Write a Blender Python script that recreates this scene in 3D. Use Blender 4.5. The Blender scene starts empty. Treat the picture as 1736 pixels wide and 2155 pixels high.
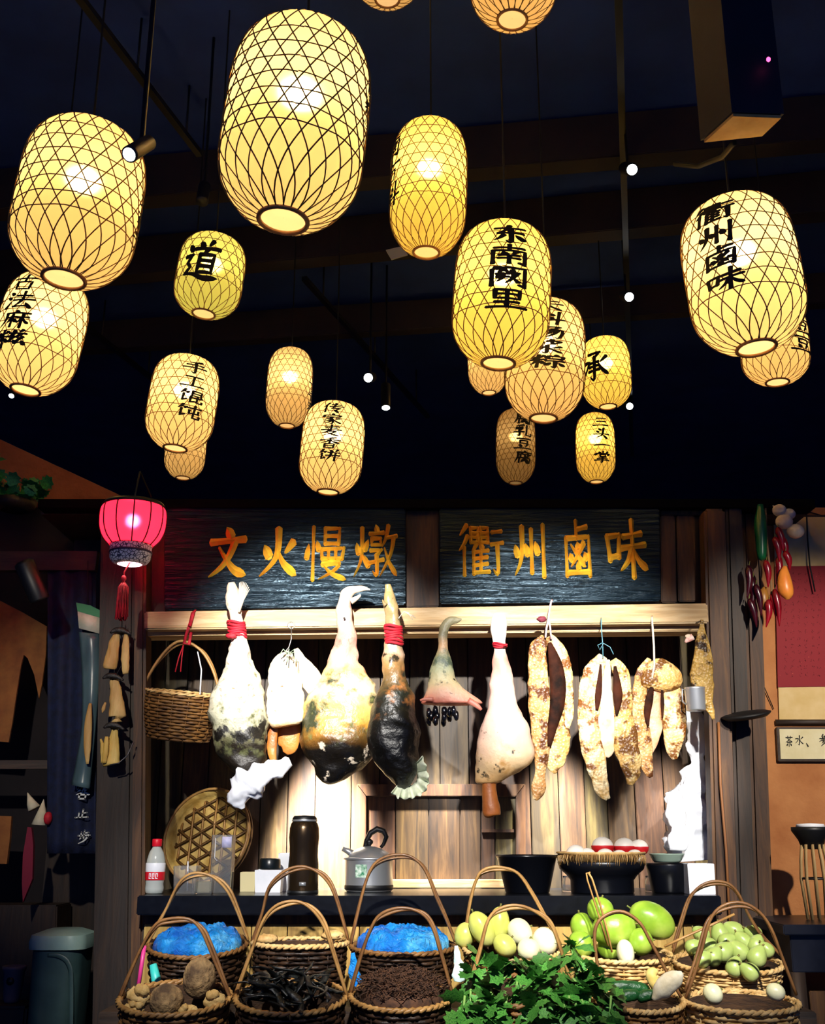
import bpy, bmesh, math, random
from math import sin, cos, pi, radians, sqrt, atan, atan2, tan
from mathutils import Vector, Matrix, noise
R = random.Random(7)
sc = bpy.context.scene
col = sc.collection
V = Vector
# ------------------------------------------------------------------ camera
F, CX, CY, CZ = 2300.0, 868.0, 1077.5, 1.30
PITCH = atan((1760 - CY) / F)
sP, cP = sin(PITCH), cos(PITCH)
cd = bpy.data.cameras.new('camera'); cam = bpy.data.objects.new('camera', cd); col.objects.link(cam)
cd.sensor_fit = 'VERTICAL'; cd.sensor_height = 36; cd.lens = F / 2155 * 36; cd.clip_end = 100
cam.location = (0, 0, CZ); cam.rotation_euler = (pi / 2 + PITCH, 0, 0)
sc.camera = cam
# ------------------------------------------------------------------ world, exposure
w = bpy.data.worlds.new('world'); sc.world = w; w.use_nodes = True
w.node_tree.nodes['Background'].inputs[0].default_value = (0.10, 0.22, 0.75, 1)
w.node_tree.nodes['Background'].inputs[1].default_value = 0.30
sc.view_settings.view_transform = 'Standard'; sc.view_settings.look = 'None'
sc.view_settings.exposure = 0.0; sc.view_settings.gamma = 1.0; sc.view_settings.use_curve_mapping = False

def ray(px, py):
    x = (px - CX) / F; y = -(py - CY) / F
    return V((x, cP - y * sP, sP + y * cP))
def P(px, py, Y):
    d = ray(px, py); return V((0, 0, CZ)) + d * (Y / d.y)
def Pz(px, py, z):
    d = ray(px, py); return V((0, 0, CZ)) + d * ((z - CZ) / d.z)
def K(px, py, Y):
    return Y / ray(px, py).y / F
def proj(p):
    q = p - V((0, 0, CZ)); f = q.y * cP + q.z * sP; u = -q.y * sP + q.z * cP
    return CX + F * q.x / f, CY - F * u / f

def lamp(name, kind, loc, power, color, radius=.05, target=None, size=40, blend=.6):
    d = bpy.data.lights.new(name, kind); o = bpy.data.objects.new(name, d); col.objects.link(o)
    o.location = loc; d.energy = power; d.color = color; d.shadow_soft_size = radius
    if kind == 'SPOT':
        d.spot_size = radians(size); d.spot_blend = blend
        o.rotation_euler = (V(target) - V(loc)).to_track_quat('-Z', 'Y').to_euler()
    return o
WARMW = (1.0, .90, .76); NEUT = (1.0, .96, .90)
# (name, place, aim, power, cone, blend, colour): unseen spots in front of the stall, then lamps added behind the beam
SPOTS = [
    ('overhead_spot_light', (-.42, 1.45, 2.75), (-.42, 4.4, 1.96), 1700, 23.5, 1.0, NEUT),
    ('overhead_spot_light', (.50, 1.45, 2.75), (.58, 4.4, 1.96), 1550, 23.5, 1.0, NEUT),
    ('overhead_spot_light', (.95, 1.45, 2.75), (.92, 4.0, 1.00), 720, 23, .9, NEUT),
    ('overhead_spot_light', (-.75, 1.45, 2.75), (-.66, 4.0, 1.08), 560, 26, .9, NEUT),
    ('overhead_spot_light', (.15, 1.45, 2.75), (.20, 3.9, 1.04), 800, 30, 1.0, NEUT),  # added spot that brightens the greens and centre baskets
    ('overhead_spot_light', (1.15, 1.45, 2.75), (1.08, 4.5, 1.50), 620, 11, .9, NEUT),  # added spot that whitens the plastic bags
    ('overhead_spot_light', (1.75, 1.6, 2.75), (1.66, 4.8, 1.60), 400, 32, .7, WARMW),
    ('overhead_spot_light', (-1.35, 1.6, 2.75), (-1.38, 4.6, 1.65), 170, 26, .8, WARMW),
]
for n, a, b, p, s, bl, c in SPOTS:
    lamp(n, 'SPOT', a, p, c, .03, b, s, bl)
for X, p in ((-.38, 3600), (.12, 700), (.64, 1150), (1.10, 420)):  # added hidden lamps that make the bright pools on the back wall
    lamp('added_wall_spot', 'SPOT', (X, 4.60, 2.12), p, NEUT, .03, (X, 4.95, 1.16), 34, 1.0)

# ------------------------------------------------------------------ mesh builder
ORG = {}
def crom(pts, n):
    """Catmull-Rom through tuples of any length, n steps per span"""
    out = []; m = len(pts)
    for i in range(m - 1):
        p0 = pts[max(i - 1, 0)]; p1 = pts[i]; p2 = pts[i + 1]; p3 = pts[min(i + 2, m - 1)]
        for k in range(n):
            t = k / n
            out.append(tuple(.5 * (2 * b + (c - a) * t + (2 * a - 5 * b + 4 * c - d) * t * t + (-a + 3 * b - 3 * c + d) * t ** 3)
                             for a, b, c, d in zip(p0, p1, p2, p3)))
    out.append(tuple(pts[-1])); return out

class MB:
    def __init__(s): s.v = []; s.f = []
    def add(s, vs, fs):
        n = len(s.v); s.v += [V(v) for v in vs]; s.f += [tuple(i + n for i in f) for f in fs]; return s
    def hexa(s, p):
        return s.add(p, [(0, 3, 2, 1), (4, 5, 6, 7), (0, 1, 5, 4), (1, 2, 6, 5), (2, 3, 7, 6), (3, 0, 4, 7)])
    def box(s, a, b, bev=0):
        (x0, y0, z0), (x1, y1, z1) = a, b
        return s.hexa([(x0, y0, z0), (x1, y0, z0), (x1, y1, z0), (x0, y1, z0), (x0, y0, z1), (x1, y0, z1), (x1, y1, z1), (x0, y1, z1)])
    def pbox(s, q, Y0, Y1):
        """box whose front quad is the 4 pixels q (tl,tr,br,bl) at depth Y0, going straight back to Y1"""
        f = [P(x, y, Y0) for x, y in q]; d = V((0, Y1 - Y0, 0))
        return s.hexa([f[3], f[2], f[2] + d, f[3] + d, f[0], f[1], f[1] + d, f[0] + d])
    def prism(s, out, Y0, Y1, dome=0):
        f = [P(x, y, Y0) for x, y in out]; n = len(f); d = V((0, Y1 - Y0, 0))
        return s.add(f + [p + d for p in f], [tuple(range(n)), tuple(range(2 * n - 1, n - 1, -1))] + [(i, n + i, n + (i + 1) % n, (i + 1) % n) for i in range(n)])
    def tube(s, pts, rads, n=6, flat=1.0, up=None, caps=True, closed=False):
        pts = [V(p) for p in pts]; m = len(pts)
        if not hasattr(rads, '__len__'): rads = [rads] * m
        fr = None; rings = []
        for i in range(m):
            if closed: t = pts[(i + 1) % m] - pts[i - 1]
            else: t = pts[min(i + 1, m - 1)] - pts[max(i - 1, 0)]
            if t.length < 1e-9: t = V((0, 0, 1))
            t.normalize()
            if up is not None: a = V(up)
            elif fr is None: a = V((0, 0, 1)) if abs(t.z) < .9 else V((1, 0, 0))
            else: a = fr
            a = (a - t * a.dot(t)); a.normalize(); fr = a; b = t.cross(a)
            rings.append([pts[i] + (a * cos(2 * pi * k / n) * flat + b * sin(2 * pi * k / n)) * rads[i] for k in range(n)])
        vs = [p for r in rings for p in r]; fs = []
        for i in range(m if closed else m - 1):
            j = (i + 1) % m
            for k in range(n): fs.append((i * n + k, i * n + (k + 1) % n, j * n + (k + 1) % n, j * n + k))
        if caps and not closed:
            fs.append(tuple(range(n - 1, -1, -1))); fs.append(tuple((m - 1) * n + k for k in range(n)))
        return s.add(vs, fs)
    def lathe(s, prof, c=(0, 0, 0), n=28, M=None, caps=False, wob=0):
        c = V(c); vs = []; m = len(prof)
        for r, z in prof:
            for k in range(n):
                a = 2 * pi * k / n; rr = r * (1 + wob * sin(5 * a + z * 30))
                p = V((rr * cos(a), rr * sin(a), z)); vs.append((M @ p) if M else p + c)
        fs = [(i * n + k, i * n + (k + 1) % n, (i + 1) * n + (k + 1) % n, (i + 1) * n + k) for i in range(m - 1) for k in range(n)]
        if caps: fs += [tuple(range(n - 1, -1, -1)), tuple((m - 1) * n + k for k in range(n))]
        return s.add(vs, fs)
    def sweep(s, pts, Y, ratio=.7, n=18, sub=4, nz=0, nf=12, seed=0, vy=9e9):
        """body swept through pixel points (x, y, halfwidth[, ratio[, dY]]) in the plane at depth Y; elliptical sections"""
        q = [tuple(list(p) + [ratio, 0][len(p) - 3:]) if len(p) < 5 else p for p in pts]
        q = crom(q, sub); m = len(q); c = []; h = []
        for x, y, hw, ra, dy in q:
            pc = P(x, y, Y); pc.y += dy; c.append(pc); h.append((max(hw, .4) * K(x, y, Y), ra))
        vs = []
        for i in range(m):
            t = c[min(i + 1, m - 1)] - c[max(i - 1, 0)]; t.y = 0
            if t.length < 1e-9: t = V((0, 0, -1))
            t.normalize()
            if q[i][1] > vy: t = V((0, 0, -1))
            nrm = V((-t.z, 0, t.x))
            for k in range(n):
                a = 2 * pi * k / n
                p = c[i] + nrm * (cos(a) * h[i][0]) + V((0, sin(a) * h[i][0] * h[i][1], 0))
                if nz:
                    d = (p - c[i]); L = d.length
                    if L > 1e-6: p = p + d / L * (noise.noise(p * nf + V((seed * 7.1, seed, 0))) + .5 * noise.noise(p * nf * 2.7 + V((seed, 0, 9)))) * min(nz, L * .6)
                vs.append(p)
        fs = [(i * n + k, i * n + (k + 1) % n, (i + 1) * n + (k + 1) % n, (i + 1) * n + k) for i in range(m - 1) for k in range(n)]
        fs += [tuple(range(n - 1, -1, -1)), tuple((m - 1) * n + k for k in range(n))]
        return s.add(vs, fs)
    def blob(s, c, r, nz=.08, nf=3, seed=0, nu=20, nv=12, M=None, ridge=False, pw=1):
        c = V(c); vs = []; sd = V((seed * 3.7, seed * 1.3, seed * 5.1))
        for i in range(nv + 1):
            th = pi * i / nv
            for k in range(nu):
                ph = 2 * pi * k / nu; d = V((sin(th) * cos(ph), sin(th) * sin(ph), cos(th)))
                q = noise.noise(d * nf + sd)
                if ridge: q = 1 - 2 * abs(q) ** .7
                f = 1 + nz * q
                p = V((d.x * r[0], d.y * r[1], d.z * r[2])) * f
                vs.append((M.to_3x3() @ p if M else p) + c)
        fs = [(i * nu + k, (i + 1) * nu + k, (i + 1) * nu + (k + 1) % nu, i * nu + (k + 1) % nu) for i in range(nv) for k in range(nu)]
        return s.add(vs, fs)
    def grid(s, fn, nu, nv):
        vs = [fn(i / nu, j / nv) for j in range(nv + 1) for i in range(nu + 1)]; w = nu + 1
        return s.add(vs, [(j * w + i, j * w + i + 1, (j + 1) * w + i + 1, (j + 1) * w + i) for j in range(nv) for i in range(nu)])
    def build(s, name, m, parent=None, smooth=True, bev=0, org=None, solid=0, fix=True):
        me = bpy.data.meshes.new(name)
        o0 = ORG[parent.name] if parent is not None else (org if org is not None else V((0, 0, 0)))
        me.from_pydata([tuple(v - o0) for v in s.v], [], s.f)
        if fix or bev:
            b = bmesh.new(); b.from_mesh(me)
            bmesh.ops.remove_doubles(b, verts=b.verts, dist=1e-5)
            if bev: bmesh.ops.bevel(b, geom=[e for e in b.edges if len(e.link_faces) == 2 and e.calc_face_angle(0) > .5], offset=bev, segments=2, affect='EDGES', clamp_overlap=True)
            bmesh.ops.recalc_face_normals(b, faces=b.faces); b.to_mesh(me); b.free()
        if smooth:
            me.polygons.foreach_set('use_smooth', [True] * len(me.polygons))
            if smooth == 'auto' or bev:
                try: me.set_sharp_from_angle(angle=radians(40))
                except Exception: pass
        me.materials.append(m)
        o = bpy.data.objects.new(name, me); col.objects.link(o)
        if parent is not None: o.parent = parent
        else: o.location = o0
        if solid:
            md = o.modifiers.new('thickness', 'SOLIDIFY'); md.thickness = solid
        ORG[o.name] = o0
        return o
    def base(s):
        xs = [v.x for v in s.v]; ys = [v.y for v in s.v]; zs = [v.z for v in s.v]
        return V(((min(xs) + max(xs)) / 2, (min(ys) + max(ys)) / 2, min(zs)))
def tag(o, label, cat, group=None, kind=None):
    o['label'] = label; o['category'] = cat
    if group: o['group'] = group
    if kind: o['kind'] = kind
    return o
def T(name, label, cat, loc, group=None):
    o = bpy.data.objects.new(name, None); col.objects.link(o); o.location = loc; o.empty_display_size = .05
    ORG[o.name] = V(loc); return tag(o, label, cat, group)
def one(mb, name, m, label, cat, group=None, **k):
    return tag(mb.build(name, m, org=mb.base(), **k), label, cat, group)
def struct(mb, name, m, **k):
    o = mb.build(name, m, **k); o['kind'] = 'structure'; return o

# ------------------------------------------------------------------ materials
def rgb(h):
    h = h.lstrip('#'); c = [int(h[i:i + 2], 16) / 255 for i in (0, 2, 4)]
    return tuple(x / 12.92 if x < .04045 else ((x + .055) / 1.055) ** 2.4 for x in c) + (1,)
class NT:
    def __init__(s, name):
        s.m = bpy.data.materials.new(name); s.m.use_nodes = True; s.t = s.m.node_tree; s.b = s.t.nodes['Principled BSDF']
    def n(s, ty, **k):
        o = s.t.nodes.new(ty)
        for a, v in k.items(): setattr(o, a, v)
        return o
    def l(s, a, b): s.t.links.new(a, b)
    def coord(s, what='Object', st=(1, 1, 1)):
        tc = s.n('ShaderNodeTexCoord'); mp = s.n('ShaderNodeMapping'); mp.inputs['Scale'].default_value = st
        s.l(tc.outputs[what], mp.inputs[0]); return mp.outputs[0]
    def noise(s, vec, scale, det=4, rough=.55, dist=0):
        o = s.n('ShaderNodeTexNoise'); o.inputs['Scale'].default_value = scale; o.inputs['Detail'].default_value = det
        o.inputs['Roughness'].default_value = rough; o.inputs['Distortion'].default_value = dist; s.l(vec, o.inputs['Vector']); return o.outputs['Fac']
    def ramp(s, fac, stops, interp='LINEAR'):
        o = s.n('ShaderNodeValToRGB'); o.color_ramp.interpolation = interp; e = o.color_ramp.elements
        while len(e) < len(stops): e.new(.5)
        for i, (p, c) in enumerate(stops): e[i].position = p; e[i].color = c
        s.l(fac, o.inputs[0]); return o.outputs[0]
    def mix(s, fac, a, b, mode='MIX'):
        o = s.n('ShaderNodeMix', data_type='RGBA', blend_type=mode)
        for i, x in ((0, fac), (6, a), (7, b)):
            if hasattr(x, 'type'): s.l(x, o.inputs[i])
            else: o.inputs[i].default_value = x
        return o.outputs[2]
    def math(s, op, a, b=0.0):
        o = s.n('ShaderNodeMath', operation=op)
        for i, x in ((0, a), (1, b)):
            if hasattr(x, 'type'): s.l(x, o.inputs[i])
            else: o.inputs[i].default_value = x
        return o.outputs[0]
    def bump(s, h, strength, dist=.01):
        o = s.n('ShaderNodeBump'); o.inputs['Strength'].default_value = strength; o.inputs['Distance'].default_value = dist
        s.l(h, o.inputs['Height']); s.l(o.outputs[0], s.b.inputs['Normal'])
    def basecol(s, c):
        if hasattr(c, 'type'): s.l(c, s.b.inputs['Base Color'])
        else: s.b.inputs['Base Color'].default_value = c
    def set(s, **k):
        for a, v in k.items(): s.b.inputs[a.replace('_', ' ')].default_value = v
def M(name, c1, c2=None, scale=8, st=(1, 1, 1), rough=.6, metal=0, bump=0, bscale=None, lo=.35, hi=.65, rand=0, spec=.5, det=4, coat=0, trans=0, alpha=1, ior=1.45, sheen=0, sss=0):
    t = NT(name); t.set(Roughness=rough, Metallic=metal); t.b.inputs['Specular IOR Level'].default_value = spec
    if coat: t.set(Coat_Weight=coat)
    if trans: t.b.inputs['Transmission Weight'].default_value = trans; t.set(IOR=ior)
    if alpha < 1: t.set(Alpha=alpha)
    c1 = rgb(c1); vec = t.coord('Object', st)
    f = t.noise(vec, scale, det)
    c = t.ramp(f, [(lo, c1), (hi, rgb(c2) if c2 else c1)]) if c2 else c1
    if rand:
        oi = t.n('ShaderNodeObjectInfo'); hs = t.n('ShaderNodeHueSaturation')
        t.l(t.math('ADD', t.math('MULTIPLY', oi.outputs['Random'], rand * 2), 1 - rand), hs.inputs['Value'])
        if hasattr(c, 'type'): t.l(c, hs.inputs['Color'])
        else: hs.inputs['Color'].default_value = c
        c = hs.outputs[0]
    t.basecol(c)
    if bump: t.bump(t.noise(vec, bscale or scale * 3, 5), bump)
    return t.m
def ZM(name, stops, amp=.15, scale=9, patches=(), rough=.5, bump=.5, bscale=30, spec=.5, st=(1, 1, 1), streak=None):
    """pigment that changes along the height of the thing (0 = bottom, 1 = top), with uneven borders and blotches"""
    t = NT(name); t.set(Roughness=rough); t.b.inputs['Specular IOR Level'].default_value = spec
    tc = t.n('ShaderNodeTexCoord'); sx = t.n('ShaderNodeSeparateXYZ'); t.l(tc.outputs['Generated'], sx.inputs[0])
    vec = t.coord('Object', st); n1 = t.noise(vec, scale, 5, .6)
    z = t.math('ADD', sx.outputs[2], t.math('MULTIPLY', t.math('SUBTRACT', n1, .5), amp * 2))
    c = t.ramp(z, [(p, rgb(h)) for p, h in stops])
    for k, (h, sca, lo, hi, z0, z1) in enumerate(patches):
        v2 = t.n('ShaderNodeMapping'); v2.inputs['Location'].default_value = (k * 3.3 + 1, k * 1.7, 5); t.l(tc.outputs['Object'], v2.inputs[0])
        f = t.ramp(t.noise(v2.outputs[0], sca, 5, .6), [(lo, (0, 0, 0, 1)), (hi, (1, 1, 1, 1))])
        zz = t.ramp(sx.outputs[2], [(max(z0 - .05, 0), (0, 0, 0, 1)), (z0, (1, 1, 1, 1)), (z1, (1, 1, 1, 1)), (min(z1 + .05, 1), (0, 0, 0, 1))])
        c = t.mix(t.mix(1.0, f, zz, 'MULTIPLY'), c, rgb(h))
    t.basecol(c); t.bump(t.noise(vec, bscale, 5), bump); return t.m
def EM(name, c, s):
    t = NT(name); t.set(Roughness=.5); t.basecol(rgb(c)); t.b.inputs['Emission Color'].default_value = rgb(c); t.b.inputs['Emission Strength'].default_value = s; return t.m
def WOOD(name, c1, c2, c3, rand=.25, rough=.6, grain=1.0, horiz=False, bump=.35, huev=0):
    t = NT(name); t.set(Roughness=rough)
    st = (1.2, 14, 14) if horiz else (14, 14, 1.2)
    oi = t.n('ShaderNodeObjectInfo'); tc = t.n('ShaderNodeTexCoord'); mp = t.n('ShaderNodeMapping'); mp.inputs['Scale'].default_value = st
    add = t.n('ShaderNodeVectorMath', operation='ADD'); t.l(tc.outputs['Object'], add.inputs[0])
    sc_ = t.n('ShaderNodeVectorMath', operation='SCALE'); sc_.inputs[0].default_value = (3.1, 5.7, 9.3); t.l(oi.outputs['Random'], sc_.inputs['Scale']); t.l(sc_.outputs[0], add.inputs[1])
    t.l(add.outputs[0], mp.inputs[0])
    f = t.noise(mp.outputs[0], 2.2 * grain, 6, .62, .6)
    c = t.ramp(f, [(.30, rgb(c1)), (.50, rgb(c2)), (.72, rgb(c3))])
    hs = t.n('ShaderNodeHueSaturation'); t.l(c, hs.inputs['Color'])
    t.l(t.math('ADD', t.math('MULTIPLY', oi.outputs['Random'], rand * 2), 1 - rand), hs.inputs['Value'])
    if huev: t.l(t.math('ADD', t.math('MULTIPLY', t.math('FRACT', t.math('MULTIPLY', oi.outputs['Random'], 7.31)), huev), .5 - huev * .25), hs.inputs['Hue'])
    t.basecol(hs.outputs[0]); t.bump(f, bump, .006); return t.m

m_plank = WOOD('plank_wood', '#1e1208', '#3e2914', '#604628', rand=.38, huev=.07)
m_beam = WOOD('beam_wood', '#8a6c44', '#bb9a68', '#dcc298', rand=.08, horiz=True)
m_dwood = WOOD('dark_wood', '#120a05', '#26170c', '#382412', rand=.2)
m_dwoodh = WOOD('dark_wood_across', '#1a120c', '#33241a', '#4a3626', rand=.2, horiz=True)
m_post = WOOD('post_wood', '#1e1008', '#462a12', '#66441e', rand=.15)
m_panel = WOOD('panel_wood', '#7d5c28', '#ad8a42', '#c8a860', rand=.12)
m_stand = WOOD('stand_wood', '#140d08', '#26190f', '#3a2818', rand=.2, horiz=True)
m_black = M('black_metal', '#0c0d10', rough=.45)
m_counter = M('counter_stone', '#05060a', '#0a0c12', rough=.25, scale=40, spec=.35)
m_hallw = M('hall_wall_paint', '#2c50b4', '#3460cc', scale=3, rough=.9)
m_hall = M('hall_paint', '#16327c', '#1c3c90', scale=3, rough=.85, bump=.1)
m_hallbeam = M('hall_beam_paint', '#181520', '#241c22', scale=4, rough=.8, bump=.2)
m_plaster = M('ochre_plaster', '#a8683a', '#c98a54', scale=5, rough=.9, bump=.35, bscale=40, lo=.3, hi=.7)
m_plasterd = M('brown_plaster', '#7e4428', '#96583a', scale=5, rough=.9, bump=.35, bscale=40)
m_floor = M('floor_tile', '#15120f', '#221c18', scale=6, rough=.5)
m_dark = M('dark_wall_paint', '#120d12', '#1e161a', scale=5, rough=.9, bump=.2)  # very dark brown-purple wall colour
# ------------------------------------------------------------------ the setting
def barbox(a, b, wd, h):
    a, b = V(a), V(b); d = (b - a); d.z = 0; d.normalize(); s = V((-d.y, d.x, 0)) * wd / 2; u = V((0, 0, h))
    return MB().hexa([a - s, b - s, b + s, a + s, a - s + u, b - s + u, b + s + u, a + s + u])
struct(MB().box((-6, -1, -.06), (6, 14, 0)), 'floor', m_floor, smooth=False)
struct(MB().box((-6, -1, 5.2), (6, 14, 5.3)), 'ceiling', m_hall, smooth=False)
struct(MB().box((-6, 14, 0), (6, 14.1, 5.2)), 'wall_hall_back', m_hallw, smooth=False)
struct(MB().box((-6.1, -1, 0), (-6, 14, 5.2)), 'wall_hall_left', m_hallw, smooth=False)
struct(MB().box((6, -1, 0), (6.1, 14, 5.2)), 'wall_hall_right', m_hallw, smooth=False)
for i, (x0, y0, x1, y1, z, wd, h) in enumerate([(-300, 478, 2000, 285, 4.90, .14, .28), (-300, 640, 2000, 432, 4.90, .14, .28), (-100, 760, 1800, 640, 4.90, .10, .24)]):
    struct(barbox(Pz(x0, y0, z), Pz(x1, y1, z), wd, h), 'trim_hall_beam', m_hallbeam, smooth=False, bev=.006)
# low stall walls inside the hall
YW = 4.97
fz0, fz1 = P(868, 1068, 4.465).z, P(868, 1050, 4.465).z
zc = P(868, 1885, 4.30).z            # worktop height
ztop = P(868, 1058, 4.5).z
wb = struct(MB().box((-1.6, YW + .03, 0), (1.65, YW + .06, fz0)), 'wall_back', m_dwood, smooth=False)
ex = [292, 345, 392, 446, 505, 556, 612, 668, 742, 800, 862, 925, 985, 1045, 1110, 1168, 1222, 1268, 1325, 1385, 1440, 1520]
for a, b in zip(ex, ex[1:]):
    x0 = P(a, 1500, YW).x + .0022; x1 = P(b, 1500, YW).x - .0022; j = R.uniform(-.006, .004)
    MB().box((x0, YW - .012 + j, zc - .1), (x1, YW + .03, ztop)).build('plank', m_plank, wb, bev=.003)
wr = struct(MB().box((P(1590, 1500, 4.75).x, 4.75, 0), (3.4, 4.85, P(868, 1068, 4.75).z)), 'wall_right', m_plaster, smooth=False)
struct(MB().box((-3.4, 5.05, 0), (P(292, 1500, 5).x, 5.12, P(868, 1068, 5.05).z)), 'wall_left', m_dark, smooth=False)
g = MB(); g.prism([(-160, 850), (300, 1064), (300, 1120), (-160, 1120)], 5.2, 5.3)
struct(g, 'wall_gable', m_plasterd, smooth=False)
struct(MB().box((-1.62, 4.57, fz0), (1.72, 5.1, fz0 + .03)), 'roof', m_dwood, smooth=False)
struct(MB().box((-1.60, 4.465, fz0), (1.72, 4.56, fz1)), 'trim_fascia', M('fascia_black', '#030306', rough=.95, spec=.1), smooth=False)
# posts
def post(q, Y0, Y1, m, name):
    return struct(MB().pbox(q, Y0, Y1), name, m, bev=.012)
post([(284, 1069), (307, 1069), (301, 2290), (271, 2290)], 4.40, 4.52, m_post, 'trim_post_left')
post([(212, 1069), (284, 1069), (271, 2290), (190, 2290)], 4.46, 4.58, m_dwood, 'trim_post_dark_left')
post([(1482, 1069), (1527, 1069), (1566, 2290), (1514, 2290)], 4.40, 4.50, m_post, 'trim_post_right')
post([(1528, 1060), (1562, 1060), (1604, 2290), (1566, 2290)], 4.48, 4.60, m_dwood, 'trim_post_dark_right')
post([(1562, 1060), (1597, 1060), (1642, 2290), (1604, 2290)], 4.56, 4.70, m_post, 'trim_post_outer_right')
o = struct(MB().pbox([(303, 1287), (1489, 1269), (1492, 1311), (303, 1325)], 4.38, 4.49), 'trim_beam', m_beam, bev=.006)
struct(MB().pbox([(303, 1320), (1492, 1306), (1492, 1328), (303, 1338)], 4.44, 4.56), 'trim_beam_lower', m_beam, bev=.004)
up = struct(MB().pbox([(300, 1072), (1500, 1072), (1500, 1300), (300, 1310)], 4.545, 4.56), 'wall_upper', m_dwood, smooth=False)
for q in ([(854, 1060), (924, 1060), (924, 1276), (854, 1278)], [(306, 1060), (347, 1060), (347, 1290), (306, 1290)], [(1390, 1085), (1420, 1085), (1424, 1268), (1392, 1268)], [(1424, 1085), (1462, 1085), (1466, 1266), (1428, 1266)], [(1390, 1060), (1480, 1060), (1480, 1084), (1390, 1084)]):
    MB().pbox(q, 4.515, 4.545).build('panel', m_post if q[0][0] > 850 else m_dwood, up, bev=.004)
# boarded hatch in the back wall
h = struct(MB().pbox([(768, 1672), (1088, 1672), (1088, 1866), (768, 1866)], YW - .02, YW - .014), 'window_1', m_dwood, smooth=False)
hx = [772, 832, 902, 968, 1012, 1042, 1086]
for a, b in zip(hx, hx[1:]):
    MB().pbox([(a + 1, 1674), (b - 1, 1674), (b - 1, 1864), (a + 1, 1864)], YW - .03, YW - .015).build('plank', m_plank, h, bev=.002)
for q in ([(750, 1650), (1106, 1650), (1086, 1676), (770, 1676)], [(750, 1650), (770, 1676), (770, 1866), (750, 1866)], [(1086, 1676), (1106, 1650), (1106, 1866), (1086, 1866)]):
    MB().pbox(q, YW - .06, YW - .012).build('window_frame', m_post, h, bev=.003)
MB().pbox([(1014, 1745), (1084, 1745), (1084, 1752), (1014, 1752)], YW - .042, YW - .028).build('batten', m_plank, h, bev=.001)
struct(MB().box((P(772, 1850, 4.88).x, 4.88, zc), (P(1062, 1850, 4.88).x, 4.95, zc + .035)), 'trim_ledge', m_beam, bev=.004)

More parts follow.
